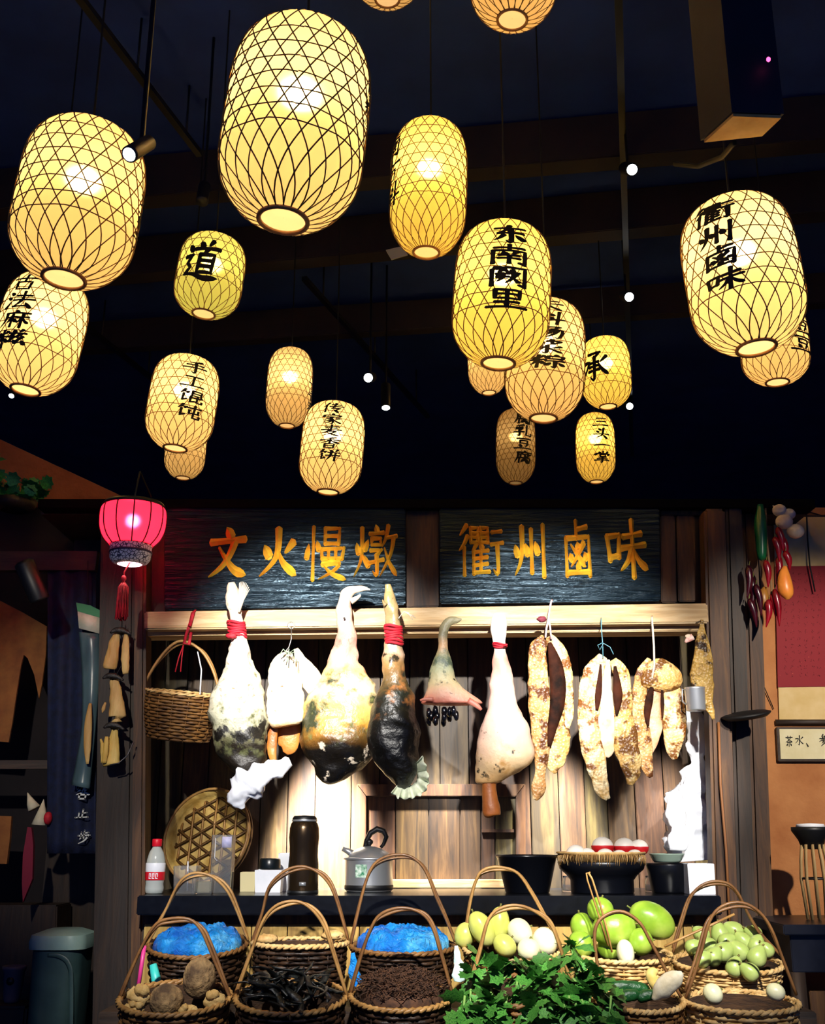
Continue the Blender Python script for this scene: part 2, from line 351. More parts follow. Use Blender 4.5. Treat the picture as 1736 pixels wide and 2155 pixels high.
# ------------------------------------------------------------------ brush lettering
# one string per character on a 100 grid: p = stroke tapering out, n = pressed right-falling stroke, d = dot, others = even stroke
MI = 'd8,18 14,30;p38,14 30,28;h4,42 44,40;h24,6 24,94;p22,46 14,62 4,74;d26,48 40,66;'
SHI = 'p22,6 14,24 6,34;h18,22 38,20 32,30;h20,36 20,84 34,74;'
CH = {
'文': 'd46,6 56,20;h12,32 88,26;p66,30 54,55 36,76 8,94;n30,42 48,64 68,82 94,90',
'火': 'd18,36 28,54;p84,30 66,50;p50,6 50,40 40,66 8,94;n50,46 64,70 94,92',
'慢': 'd12,36 8,58;d30,30 34,44;h22,6 22,96;h48,8 48,34;h48,8 80,8 78,34;h48,21 78,21;h48,34 78,34;h40,44 42,60;h40,44 90,42 86,60;h56,44 56,60;h72,44 72,60;h42,60 86,60;p44,70 80,68 66,82 34,96;n46,72 64,86 96,96',
'燉': 'd8,36 12,52;d34,30 27,46;p20,10 20,48 16,70 2,94;d22,56 34,74;d51,4 54,14;h38,19 68,17;h42,27 62,27 62,38 42,38 42,27;h40,48 64,47 53,57;p53,57 54,90 44,84;h35,70 68,64;p79,6 74,26 65,42;h74,26 97,23;p91,26 84,56 60,94;n71,44 82,70 99,92',
'衢': 'p18,6 10,16 3,24;p20,26 12,40 1,52;h13,46 13,95;h28,10 28,36;h28,10 44,10 44,36;h28,19 44,19;h28,27 44,27;h28,36 44,36;h50,10 50,36;h50,10 66,10 66,36;h50,19 66,19;h50,27 66,27;h50,36 66,36;p40,40 30,56;h34,52 34,93;d48,39 53,46;h34,54 66,51;h34,66 64,63;h34,78 64,75;h34,91 68,89;h50,52 50,89;h76,18 96,16;h74,40 99,37;p87,40 88,92 77,85',
'州': 'd8,42 14,58;p27,10 27,50 20,76 6,96;d36,40 41,56;h52,14 52,90;d62,36 68,54;h84,6 84,97',
'卤': 'h48,2 48,30;h50,15 78,11;h18,31 18,94;h18,31 84,28 84,94;h18,90 84,88;p68,40 50,60 30,80;n32,42 50,60 72,80;d50,38 52,46;d28,58 32,66;d70,56 74,64;d50,72 52,82',
'味': 'h8,30 13,68;h8,30 36,27 33,63;h13,64 33,61;h46,30 86,25;h40,49 94,43;h66,4 66,95;p64,50 54,70 36,86;n68,50 80,70 99,84',
'道': 'd38,4 45,15;p68,2 60,15;h28,22 88,19;p58,24 51,35;h42,36 78,35 78,78 42,79 42,36;h42,50 76,50;h42,64 76,64;d8,12 18,24;h4,40 22,37 11,56 21,66 10,80;n4,82 30,83 60,92 99,88',
'东': 'h14,20 86,15;p48,4 38,30 22,46;h22,46 82,42;p52,26 53,94 40,84;p34,58 26,72 12,84;d64,55 82,76',
'南': 'h16,16 84,13;h50,0 50,28;h12,30 12,95;h12,30 88,28 88,94 76,88;d34,37 41,48;p66,35 58,46;h28,54 72,52;h26,68 74,66;h50,54 50,92',
'阙': 'd16,2 23,13;h12,18 12,97;h30,8 90,5 90,95 78,88;p36,20 26,34;p42,20 50,32;h24,40 50,37;h26,40 26,56;h28,56 50,52;p38,38 36,60 24,78;p60,20 52,42;h56,32 76,29 68,42;p64,42 60,60 44,84;n62,56 78,80',
'里': 'h22,8 80,7 79,48 22,49 22,8;h22,28 78,27;h50,8 50,88;h24,67 76,64;h4,91 96,86',
'承': 'h30,12 68,9 50,26;p50,24 52,95 36,85;h36,42 64,40;h34,54 66,52;h32,68 68,66;p8,40 31,37 21,62 3,84;p88,26 70,43;n61,38 76,64 99,86',
'手': 'p74,4 48,14 24,17;h16,36 82,31;h4,58 96,51;p50,14 53,94 36,84',
'工': 'h18,18 82,15;h50,18 50,82;h6,85 94,80',
'馄': SHI + 'h52,10 88,9 88,42 52,43 52,10;h52,26 88,26;h48,62 67,59;h50,48 50,92 67,83;p94,50 76,63;h76,46 76,89 97,88 97,76',
'饨': SHI + 'h44,26 96,19;h50,40 52,62;h88,38 88,58;h52,62 88,58;h70,4 70,91 97,90 97,74',
'传': 'p27,4 16,30 3,48;h18,34 18,96;h44,22 88,17;h36,42 98,35;p62,4 56,40 47,60;h47,60 86,55 66,78;d57,73 76,95',
'家': 'd50,0 53,12;d12,18 13,33;h13,20 90,17 81,31;h27,36 76,33;p52,36 38,50 14,61;p46,46 58,66 55,97 40,89;p48,58 34,70 14,79;p52,70 38,84 14,95;p84,45 66,58;n58,58 74,76 97,90',
'麦': 'h22,14 80,11;h27,28 74,25;h8,44 94,39;h50,0 50,44;p44,46 34,60 12,75;p37,58 72,55 50,78 12,97;n35,66 56,82 95,95',
'香': 'p72,3 50,10 26,13;h8,26 94,23;h50,10 50,54;p48,28 34,42 8,55;n52,28 68,42 97,53;h30,60 71,59 70,95 30,95 30,60;h30,76 70,76',
'饼': SHI + 'd55,5 62,19;p86,3 78,19;h47,28 94,25;h40,54 99,49;p60,30 58,60 45,94;h80,28 80,96',
'三': 'h20,16 80,13;h24,48 76,45;h5,85 95,80',
'头': 'd27,7 39,21;d16,29 28,42;h6,61 94,54;p57,4 54,54 44,76 9,96;d57,65 82,93',
'一': 'h5,53 95,45',
'掌': 'h50,0 50,18;d25,5 32,17;p78,3 68,17;d10,19 7,33;h10,22 92,19 82,33;h34,32 67,31 64,46 36,47 34,32;p70,49 48,54 28,57;h21,68 80,65;h6,81 94,77;p50,54 51,98 38,92',
'古': 'h5,29 95,23;h50,2 50,50;h25,50 76,49 73,93 28,93 25,50',
'法': 'd11,6 22,18;d4,33 16,43;p5,94 14,78 22,58;h40,26 86,23;h62,2 62,48;h31,51 98,45;p60,50 50,70 35,87;h35,87 86,82;d74,65 91,91',
'麻': 'd50,0 55,12;h17,18 95,15;p20,20 18,60 2,96;h27,42 55,39;h42,26 42,94;p42,44 36,58 26,72;d44,48 55,63;h59,40 94,37;h76,24 76,96;p76,42 70,58 60,72;n78,44 86,60 99,74',
'糍': MI + 'd57,3 63,14;p86,1 78,14;h47,22 98,19;p60,26 50,42 63,44;p65,40 49,67 67,62;d64,57 71,72;p82,26 73,42 87,44;p91,38 73,69 93,64;d90,57 99,74',
'乳': 'p46,3 26,10 6,15;d9,21 14,33;d23,17 28,31;d44,15 36,29;h9,40 44,37 26,50;p26,50 29,95 14,87;h0,67 52,60;h66,4 66,89 98,88 98,70',
'豆': 'h12,12 88,9;h29,26 72,25 71,48 30,49 29,26;d29,57 37,75;p72,55 62,77;h3,91 97,86',
'腐': 'd50,0 55,10;h15,16 97,13;p18,18 16,60 2,96;p40,20 26,44;h32,34 32,56;h44,32 91,29;p74,20 75,54 64,48;d53,37 60,47;h26,61 26,98;h26,61 90,58 90,96 80,90;p57,61 48,74 34,84;d58,67 76,81;p57,78 34,95;d60,82 78,95',
'料': MI + 'd53,18 63,31;d50,41 61,53;h46,71 99,60;h80,2 80,98',
'粽': MI + 'd72,0 75,10;d50,13 49,27;h51,16 98,13 93,27;h57,34 92,31;h48,50 99,47;p74,50 75,95 64,87;d61,61 51,78;d86,60 98,76',
'天': 'h22,20 78,17;h5,47 95,41;p50,20 48,46 36,72 5,96;n52,50 66,74 97,94',
'汤': 'd11,6 22,18;d4,33 16,43;p5,94 14,78 22,58;h40,14 84,11 52,40;p52,40 92,36 86,94 72,88;p64,42 54,62 36,76;p78,42 66,70 42,94',
'浆': 'd9,5 18,17;p25,23 8,35;h31,2 31,44;p60,1 45,21;p50,12 86,9 70,28 42,43;d57,19 67,29;p50,46 51,98 38,91;p12,60 41,56 26,74 5,90;p88,49 64,64;n54,60 72,78 99,94',
'茶': 'h5,16 95,13;h32,2 32,26;h68,2 68,26;p50,27 34,46 3,60;n50,27 68,46 97,58;h25,62 78,59;h50,46 50,98;d33,71 20,88;d66,70 82,88',
'水': 'p50,2 51,95 36,85;p8,34 37,31 26,60 3,82;p88,18 62,40;n54,40 70,68 99,88',
'、': 'd30,58 52,86',
'参': 'p50,0 35,17 70,18;d61,7 76,23;h10,34 92,29;p48,21 36,44 3,61;n56,34 74,48 99,59;p55,45 33,59;p63,55 33,75;p76,65 24,98',
'止': 'h52,6 52,82;h54,42 84,37;h26,38 26,82;h3,85 97,79',
'步': 'h50,0 50,36;h52,18 82,15;h26,14 26,36;h3,39 97,33;h50,40 50,66;p31,49 19,67;p80,45 58,76 13,98',
'客': 'd50,0 55,10;d11,15 10,31;h11,18 91,15 81,29;p42,26 32,42 14,53;p37,38 70,35 50,56 8,73;n40,42 60,60 97,72;h30,72 71,71 70,97 30,97 30,72',
'勺': 'p34,8 26,28 10,46;h28,24 78,20;p78,20 74,60 52,90 44,80;d36,44 50,58',
}
def strokes(ch, wt):
    """list of strokes; each a list of (x, y, halfwidth) on the 100 grid"""
    out = []
    for s in CH[ch].split(';'):
        if not s: continue
        ty = s[0]; pts = [tuple(float(a) for a in p.split(',')) for p in s[1:].split()]
        if ty == 'h':
            q = []
            for a, b in zip(pts, pts[1:]):
                L = max(2, int(sqrt((a[0] - b[0]) ** 2 + (a[1] - b[1]) ** 2) / 7))
                q += [(a[0] + (b[0] - a[0]) * k / L, a[1] + (b[1] - a[1]) * k / L) for k in range(L)]
            q.append(pts[-1])
        else: q = crom(pts, max(3, 12 // len(pts)))
        m = len(q) - 1; r = []
        for i, (x, y) in enumerate(q):
            t = i / m
            if ty == 'h': f = .86 + .22 * abs(2 * t - 1) ** 2
            elif ty == 'p': f = 1.15 * (1 - t) ** .55 + .16
            elif ty == 'n': f = (.45 + 1.15 * t) if t < .82 else (1.39 * (1 - t) / .18 + .1)
            else: f = .30 + 1.25 * sin(min(1, t * 1.15) * pi * .62)
            r.append((x, y, wt * f))
        out.append(r)
    return out
def glyph(mb, ch, fn, wt=5.0, ridge=0.0, shear=0.0):
    """adds brush strokes; fn(x, y, h) maps the 100 grid and a height to the world"""
    for st in strokes(ch, wt):
        m = len(st)
        L, C, Rr = [], [], []
        for i, (x, y, hw) in enumerate(st):
            a = st[max(i - 1, 0)]; b = st[min(i + 1, m - 1)]; dx, dy = b[0] - a[0], b[1] - a[1]; q = sqrt(dx * dx + dy * dy) or 1
            nx, ny = -dy / q * hw, dx / q * hw
            if i == 0: x -= dx / q * hw * .5; y -= dy / q * hw * .5
            if i == m - 1: x += dx / q * hw * .5; y += dy / q * hw * .5
            sx = shear * (50 - y)
            L.append(fn(x + nx + sx, y + ny, 0)); C.append(fn(x + sx, y, ridge)); Rr.append(fn(x - nx + sx, y - ny, 0))
        mb.add(L + C + Rr, [f for i in range(m - 1) for f in ((i, i + 1, m + i + 1, m + i), (m + i, m + i + 1, 2 * m + i + 1, 2 * m + i))])
        for i in (0, m - 1):        # rounded ends
            x, y, hw = st[i]; n = 8; sx = shear * (50 - y)
            mb.add([fn(x + sx, y, ridge * .9)] + [fn(x + sx + cos(2 * pi * k / n) * hw * .98, y + sin(2 * pi * k / n) * hw * .98, 0) for k in range(n)], [(0, 1 + k, 1 + (k + 1) % n) for k in range(n)])
        if st and len(st) > 3:      # rounded corners
            for i in range(1, m - 1):
                a, b, c = st[i - 1], st[i], st[i + 1]
                if (b[0] - a[0]) * (c[0] - b[0]) + (b[1] - a[1]) * (c[1] - b[1]) < .5 * sqrt(((b[0] - a[0]) ** 2 + (b[1] - a[1]) ** 2) * ((c[0] - b[0]) ** 2 + (c[1] - b[1]) ** 2)):
                    x, y, hw = b; n = 8; sx = shear * (50 - y)
                    mb.add([fn(x + sx, y, ridge)] + [fn(x + sx + cos(2 * pi * k / n) * hw, y + sin(2 * pi * k / n) * hw, 0) for k in range(n)], [(0, 1 + k, 1 + (k + 1) % n) for k in range(n)])
m_ink = M('brush_ink', '#0a0806', rough=.7)
t = NT('gilded_letter'); t.set(Roughness=.45, Metallic=.15)
t.basecol(t.ramp(t.noise(t.coord(), 14, 4), [(.35, rgb('#f09a22')), (.65, rgb('#ffcf3a'))])); m_gold = t.m
# lacquered sign boards with adze ripples
t = NT('rippled_lacquer'); t.set(Roughness=.30); t.basecol(rgb('#06131c')); t.b.inputs['Specular IOR Level'].default_value = .34; t.b.inputs['Specular Tint'].default_value = (.55, .8, 1, 1)
v = t.coord('Object', (1, 1, 12)); f = t.noise(v, 5, 4, .55, .8); t.bump(f, .9, .014); m_sign = t.m
def sign(quad, chars, label, Yf=4.472):
    b = MB().pbox(quad, Yf, Yf + .035); r = T('sign_board', label, 'sign', b.base(), 'carved name boards over the stall')
    bd = b.build('board', m_sign, r, bev=.006)
    for c, x0, y0, x1, y1 in chars:
        a = P(x0, y0, Yf); e = P(x1, y1, Yf); g = MB()
        glyph(g, c, lambda x, y, h: V((a.x + (e.x - a.x) * x / 100, Yf - .002 - h, a.z + (e.z - a.z) * y / 100)), {'文': 6.8, '火': 6.8, '州': 5.6, '味': 5.6, '卤': 5.2}.get(c, 4.0), .014)
        g.build('character', m_gold, bd, smooth='auto', fix=False)
    return r
sign([(346, 1069), (853, 1069), (853, 1272), (346, 1284)], [('文', 438, 1105, 522, 1222), ('火', 543, 1110, 628, 1220), ('慢', 640, 1103, 732, 1225), ('燉', 744, 1101, 836, 1222)], 'left rippled black signboard with gilt characters 文火慢燉')
sign([(925, 1069), (1388, 1069), (1391, 1264), (926, 1270)], [('衢', 964, 1100, 1060, 1216), ('州', 1076, 1100, 1158, 1216), ('卤', 1176, 1096, 1254, 1218), ('味', 1268, 1092, 1366, 1220)], 'right rippled black signboard with gilt characters 衢州卤味')

# ------------------------------------------------------------------ bamboo lanterns
def paper(name, c, tr=.62):
    t = NT(name); t.t.nodes.remove(t.b); out = t.t.nodes['Material Output']
    d = t.n('ShaderNodeBsdfDiffuse'); tl = t.n('ShaderNodeBsdfTranslucent'); mx = t.n('ShaderNodeMixShader'); mx.inputs[0].default_value = tr
    rf = t.n('ShaderNodeBsdfRefraction'); rf.inputs['Roughness'].default_value = .55; rf.inputs['IOR'].default_value = 1.22; rf.inputs['Color'].default_value = rgb(c); m2 = t.n('ShaderNodeMixShader'); m2.inputs[0].default_value = .22
    cc = t.ramp(t.noise(t.coord(), 9, 4), [(.3, tuple(x * .9 for x in rgb(c)[:3]) + (1,)), (.7, rgb(c))])
    for n in (d, tl): t.l(cc, n.inputs['Color'])
    t.l(d.outputs[0], mx.inputs[1]); t.l(tl.outputs[0], mx.inputs[2]); t.l(mx.outputs[0], m2.inputs[1]); t.l(rf.outputs[0], m2.inputs[2]); t.l(m2.outputs[0], out.inputs['Surface']); return t.m
m_paper = paper('lantern_paper', '#f7e2ae'); m_paperg = paper('green_lantern_paper', '#dbe08a'); m_papero = paper('amber_lantern_paper', '#f5dda6')
m_papery = paper('lemon_lantern_paper', '#f8e486'); m_mouth = paper('lantern_mouth_paper', '#fff0d0', .85)
m_lat = M('bamboo_split', '#8a5e24', '#a87c38', scale=30, rough=.6)
m_latr = M('lantern_rim_bamboo', '#9a6a3a', '#b98450', scale=30, rough=.6)
m_cord = M('black_cord', '#08080a', rough=.7)
ZCE = 5.2
def lantern(px, py, wpx, hpx, W, top, bot, label, texts=(), phi=0, csz=.3, lit=2.6, mat=None, nstr=19, gap=1.0, tz=.92, tb=.32, wt=5.6, rings=(.24, .84), shear=.08):
    """bamboo lantern: centre, width and height in pixels, real width, where its top and bottom appear, lettering column"""
    d = ray(px, py); t = W * F / wpx; c = V((0, 0, CZ)) + d * t
    el = atan(d.z / d.y); Rm = W / 2; H = max((hpx * t / F - .75 * Rm * sin(el)) / cos(el), W)
    # lean so that the axis follows the photograph, within what a hung lantern does
    a0 = proj(c + V((0, 0, .05))); a1 = proj(c - V((0, 0, .05)))
    lean = atan2(top[0] - bot[0], bot[1] - top[1]) - atan2(a0[0] - a1[0], a1[1] - a0[1])
    lean = max(-.13, min(.13, lean))
    to = V((-c.x, -c.y, 0)).normalized(); right = V((to.y * -1, to.x, 0))
    if right.x < 0: right = -right
    Mx = Matrix.Translation(c) @ Matrix.Rotation(lean, 4, -to) 
    prof0 = [(.33, 0), (.50, .022), (.68, .065), (.84, .13), (.945, .20), (.99, .28), (1, .38), (1, .62), (.985, .74), (.93, .84), (.82, .915), (.66, .965), (.48, .99), (.36, 1)]
    pr = crom(prof0, 3)
    def rad(z):
        z = max(0, min(1, z))
        for (r0, z0), (r1, z1) in zip(pr, pr[1:]):
            if z <= z1: return (r0 + (r1 - r0) * (z - z0) / max(z1 - z0, 1e-6)) * Rm
        return pr[-1][0] * Rm
    def S(ph, z, off=0):
        r = rad(z) + off
        return Mx @ (right * (sin(ph) * r) + to * (cos(ph) * r) + V((0, 0, (z - .5) * H)))
    base = Mx @ V((0, 0, -.5 * H))
    rt = T('bamboo_lantern', label, 'lantern', base, 'bamboo lanterns hung from the dark ceiling')
    NN = 40
    b = MB(); vs = [S(2 * pi * k / NN, z, -.0025) for r_, z in pr for k in range(NN)]
    b.add(vs, [(i * NN + k, i * NN + (k + 1) % NN, (i + 1) * NN + (k + 1) % NN, (i + 1) * NN + k) for i in range(len(pr) - 1) for k in range(NN)])
    bp = b.build('paper_body', mat or m_paper, rt, fix=False)
    lw = W * .0053
    lt = MB()
    def strip(pts_ang_z):
        m = len(pts_ang_z); L, C, Q = [], [], []
        for i, (ph, z) in enumerate(pts_ang_z):
            a = pts_ang_z[max(i - 1, 0)]; e = pts_ang_z[min(i + 1, m - 1)]; r = max(rad(z), .01)
            du, dv = (e[0] - a[0]) * r, (e[1] - a[1]) * H; q = sqrt(du * du + dv * dv) or 1
            nu, nv = -dv / q * lw, du / q * lw
            L.append(S(ph + nu / r, z + nv / H, 0)); C.append(S(ph, z, .0028)); Q.append(S(ph - nu / r, z - nv / H, 0))
        lt.add(L + C + Q, [f for i in range(m - 1) for f in ((i, i + 1, m + i + 1, m + i), (m + i, m + i + 1, 2 * m + i + 1, 2 * m + i))])
    zs = [i / 34 for i in range(35)]
    tw = H / Rm * .577
    for k in range(nstr):
        for sg in (1, -1):
            p0 = 2 * pi * k / nstr
            # the splits run straight up near the mouths and turn diagonal on the belly
            strip([(p0 + sg * tw * (z - .5) * 1.0, z) for z in zs])
    dz = 2 * pi * Rm / nstr * 1.732 / 2 / H
    z = .5 + dz / 2
    while z - dz > rings[0]: z -= dz
    while z < rings[1]:
        strip([(2 * pi * k / 40, z + .004 * sin(k * 1.3 + z * 50)) for k in range(41)]); z += dz
    lo = lt.build('bamboo_lattice', m_lat, rt, fix=False); lo['kind'] = 'stuff'
    for z, nm in ((0.0, 'bottom_ring'), (1.0, 'top_ring')):
        MB().tube([S(2 * pi * k / 28, z, .001) for k in range(28)], W * .017, 6, closed=True).build(nm, m_latr, rt)
    MB().lathe([(.001, 0), (rad(0) * .5, .0), (rad(0) * .98, 0)], n=24, M=Mx @ Matrix.Translation((0, 0, (-.5 + .012) * H))).build('mouth_paper', m_mouth, rt)
    tp = Mx @ V((0, 0, .5 * H))
    MB().tube([tp, tp + V((0, 0, .04)), V((tp.x, tp.y, ZCE))], [.004, .004, .004], 5).build('cord', m_cord, rt)
    if texts:
        tz -= .07; tb -= .05; n = len(texts); hh = (tz - tb) / n
        for i, ch in enumerate(texts):
            g = MB(); cz = tz - hh * (i + .5)
            def fn(x, y, h, cz=cz):
                return S(phi + (x - 50) / 100 * csz * W / Rm, cz - (y - 50) / 100 * hh * .92, .0045 + h)
            glyph(g, ch, fn, wt, 0, shear)
            g.build('character', m_ink, bp, fix=False)
    if lit:
        # a bulb hangs on its flex inside
        bl = lamp('lantern_bulb_light', 'POINT', Mx @ V((0, 0, H * .12)), lit * 1.5 * (W / .34) ** 2, (1.0, .72, .40), .035)
        sk = MB().lathe([(.002, .075), (.016, .075), (.018, .045), (.012, .04), (.002, .04)], n=12, M=Mx @ Matrix.Translation((0, 0, H * .12)))
        sk.tube([Mx @ V((0, 0, H * .12 + .07)), tp], .003, 5)
        sk.build('bulb_holder', m_cord, rt)
    return rt
D = radians
lantern(622, 265, 300, 434, .40, (652, 52), (602, 474), 'largest cream bamboo lantern, top centre-left, showing its open mouth', ('里', '料', '头'), D(76), .20, 4.2, m_paper, 22, tz=.76, tb=.5)
lantern(165, 430, 256, 352, .40, (186, 256), (124, 602), 'large cream lantern at far left with a black track light before it', ('文', '东', '手'), D(78), .2, 3.4, m_papero, 21, tz=.7, tb=.3)
lantern(84, 704, 176, 262, .36, (108, 576), (40, 830), 'lantern lettered 古法麻糍, cut by the left edge of the picture', ('古', '法', '麻', '糍'), D(-34), .36, 4.2, None, 19, tz=.94, tb=.24)
lantern(442, 582, 139, 180, .30, (456, 494), (428, 670), 'small green-yellow lantern with the single character 道', ('道',), D(-14), .56, 2.4, m_paperg, 18, tz=.84, tb=.24, wt=5.2)
lantern(384, 849, 142, 208, .34, (396, 745), (364, 952), 'lantern lettered 手工馄饨 on the left side of the hall', ('手', '工', '馄', '饨'), D(14), .37, 3.6, None, 20, tz=.93, tb=.26)
lantern(391, 940, 85, 142, .28, (397, 868), (384, 1010), 'small lantern half hidden behind the 手工馄饨 lantern', ('勺',), D(-44), .3, 2.4, None, 19, tz=.6, tb=.4)
lantern(609, 816, 95, 172, .28, (614, 730), (603, 902), 'slim lantern with blank front, left of centre', ('一', '手', '东'), D(72), .3, 3.2, None, 20, tz=.68, tb=.2)
lantern(699, 943, 132, 200, .34, (708, 843), (690, 1042), 'lantern lettered 传家麦香饼, lowest of the left half', ('传', '家', '麦', '香', '饼'), D(-4), .34, 3.6, None, 21, tz=.98, tb=.28)
lantern(902, 396, 160, 288, .32, (908, 253), (899, 538), 'tall yellow lantern at centre with lettering at its left edge', ('南', '古', '料'), D(-70), .40, 5.0, m_papery, 19, tz=.9, tb=.32)
lantern(1082, -66, 182, 236, .32, (1084, -180), (1078, 52), 'lantern cut by the top edge showing only its round mouth', (), 0, .3, 2.6, m_papero, 20)
lantern(815, -88, 150, 190, .32, (815, -180), (815, 6), 'lantern almost wholly above the top edge of the picture', (), 0, .3, 2.0, m_papero, 20)
lantern(1056, 622, 203, 310, .36, (1062, 470), (1048, 776), 'big yellow lantern lettered 东南阙里 at right of centre', ('东', '南', '阙', '里'), D(8), .42, 4.0, m_papery, 20, tz=.93, tb=.28, wt=6.4, shear=0)
lantern(1147, 759, 166, 262, .34, (1150, 628), (1144, 890), 'lantern ending in 粽, half behind the 东南阙里 lantern', ('天', '料', '汤', '浆', '粽'), D(4), .42, 3.6, m_papero, 20, tz=.98, tb=.34, wt=6)
lantern(1026, 756, 84, 152, .28, (1024, 680), (1030, 832), 'small bright lantern peeping out under the 东南阙里 lantern', (), 0, .3, 4.2, None, 19)
lantern(1275, 785, 104, 155, .30, (1270, 708), (1280, 862), 'squat lantern with the single character 承', ('承',), D(-26), .6, 3.4, m_papery, 18, tz=.80, tb=.30, wt=5.2)
lantern(1085, 940, 82, 162, .28, (1085, 860), (1085, 1020), 'brown lantern dimly lit by an added bulb, lettered 腐乳豆腐', ('腐', '乳', '豆', '腐'), D(24), .46, .8, m_papero, 20, tz=.97, tb=.24, wt=6)  # weak bulb added to brighten a lantern that is otherwise unlit
lantern(1253, 943, 82, 151, .28, (1251, 868), (1256, 1018), 'slim yellow lantern lettered 三头一掌', ('三', '头', '一', '掌'), D(20), .42, 3.4, m_papery, 20, tz=.95, tb=.24, wt=6)
lantern(1563, 580, 236, 338, .40, (1534, 413), (1592, 746), 'large lantern lettered 衢州卤味 at the right', ('衢', '州', '卤', '味'), D(-20), .36, 4.6, None, 20, tz=.94, tb=.30, wt=6)
lantern(1630, 728, 139, 172, .32, (1624, 642), (1638, 814), 'round lantern partly behind the 衢州卤味 lantern', ('豆', '豆'), D(52), .4, 2.6, m_papero, 19, tz=.8, tb=.3)
# ------------------------------------------------------------------ hanging hams, fish and baskets
m_red = M('red_cloth', '#c8102a', '#8e0a1c', scale=40, rough=.7)
m_hook = M('steel_wire', '#8a8a88', rough=.35, metal=.9)
m_string = M('pale_string', '#d9c8b0', rough=.8)
m_wick = M('pale_wicker', '#b98d4e', '#e0bd80', scale=25, rough=.6, bump=.3)
m_wickm = M('brown_wicker', '#5a3a1c', '#8a602e', scale=25, rough=.55, bump=.3)
m_wickd = M('dark_wicker', '#20130a', '#3c2614', scale=25, rough=.5, bump=.3)
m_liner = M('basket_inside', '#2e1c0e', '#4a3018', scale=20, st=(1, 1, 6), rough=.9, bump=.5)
m_cane = M('bent_cane', '#8a6232', '#b88c50', scale=14, rough=.45)
m_caned = M('brown_cane', '#5e3c20', '#8a6034', scale=14, rough=.45)
m_white = M('white_plastic', '#e8ecf4', '#f6f8ff', scale=12, rough=.35)
YH = 4.27
def hang(name, label, cat, px, py, group=None, Y=YH):
    return T(name, label, cat, P(px, py, Y), group)
def nail(r, px, py, Y=YH):
    MB().tube([P(px, py, Y), V((P(px, py, Y).x, 4.40, P(px, py, Y).z + .01))], .004, 6).build('nail', m_hook, r)
def wire(pts, Y, r=.0022, dy=None):
    return MB().tube([P(a[0], a[1], Y + (a[2] if len(a) > 2 else 0)) for a in pts], r, 6)
def band(cx0, y0, cx1, y1, hw, Y, n=5, r=.006, ra=.8):
    b = MB()
    for i in range(n):
        t = (i + .5) / n; x = cx0 + (cx1 - cx0) * t; y = y0 + (y1 - y0) * t; k = K(x, y, Y) * (hw + 1.5); c = P(x, y, Y)
        b.tube([c + V((cos(a) * k, sin(a) * k * ra, .004 * sin(a * 2 + i))) for a in [2 * pi * j / 18 for j in range(18)]], r, 6, closed=True)
    return b
HG = 'cured hams hung along the beam'
# --- speckled white ham, far left
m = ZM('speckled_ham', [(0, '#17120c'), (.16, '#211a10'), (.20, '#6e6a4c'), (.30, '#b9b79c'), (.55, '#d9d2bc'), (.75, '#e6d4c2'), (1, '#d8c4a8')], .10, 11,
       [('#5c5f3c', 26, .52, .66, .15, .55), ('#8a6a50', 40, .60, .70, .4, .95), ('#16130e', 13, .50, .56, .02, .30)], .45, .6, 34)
r = hang('cured_ham', 'speckled white ham with frayed foot, bound in red, hung leftmost', 'ham', 502, 1640, HG)
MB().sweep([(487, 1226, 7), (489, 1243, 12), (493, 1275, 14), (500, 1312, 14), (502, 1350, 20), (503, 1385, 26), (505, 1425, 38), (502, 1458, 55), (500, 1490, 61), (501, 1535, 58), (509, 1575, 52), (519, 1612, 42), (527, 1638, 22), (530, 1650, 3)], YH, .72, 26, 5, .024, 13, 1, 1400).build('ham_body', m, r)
nail(r, 500, 1306)
f = MB()
for k in range(9):
    a = -.35 + k * .17; f.tube([P(503, 1288, YH - .03), P(506 + 7 * sin(a), 1262, YH - .035), P(506 + 18 * sin(a) + 4, 1258 - 34 * cos(a), YH - .04 + .01 * (k % 3))], [.005, .004, .0015], 5)
f.build('frayed_straw', m_string, r)
band(496, 1308, 501, 1342, 16, YH, 6).build('red_binding', m_red, r)
MB().blob(P(487, 1338, YH - .03), (.022, .012, .012), .3, 5, 3).build('red_knot', m_red, r)
# --- white plastic bag under it
b = MB().sweep([(612, 1604, 7), (595, 1612, 14), (560, 1628, 22), (530, 1645, 34), (508, 1668, 28), (507, 1690, 16), (512, 1702, 4)], YH - .06, .6, 30, 8, .035, 20, 9)
one(b, 'plastic_bag', m_white, 'crumpled white plastic bag tucked under the speckled ham', 'bag')
# --- cut slab of fatty meat on a wire hook
mfat = ZM('cured_fat', [(0, '#d9a868'), (.12, '#efe2c8'), (1, '#e6d8b4')], .10, 12, [('#c78a3a', 16, .56, .66, .1, .7), ('#7a4a20', 30, .62, .68, .1, .9)], .5, .8, 30)
mskin = M('dried_pork_rind', '#8a4a18', '#c98038', scale=9, rough=.4, bump=.4)
r = hang('meat_slab', 'pale slab of cured pork on wire hook between two hams', 'meat', 610, 1590)
MB().sweep([(610, 1372, 6), (600, 1395, 24), (597, 1425, 35), (598, 1460, 38), (600, 1495, 38), (602, 1520, 36), (603, 1528, 26)], YH + .02, .5, 22, 5, .014, 16, 4).build('fat_slab', mfat, r)
MB().sweep([(622, 1366, 5), (636, 1395, 15), (652, 1425, 23), (668, 1450, 22), (678, 1472, 8)], YH + .05, .5, 18, 4, .008, 16, 5).build('shank', mfat, r)
MB().sweep([(574, 1520, 12), (573, 1550, 11), (572, 1580, 10), (576, 1602, 6)], YH + .05, .35, 14, 4).build('rind_strip', mskin, r)
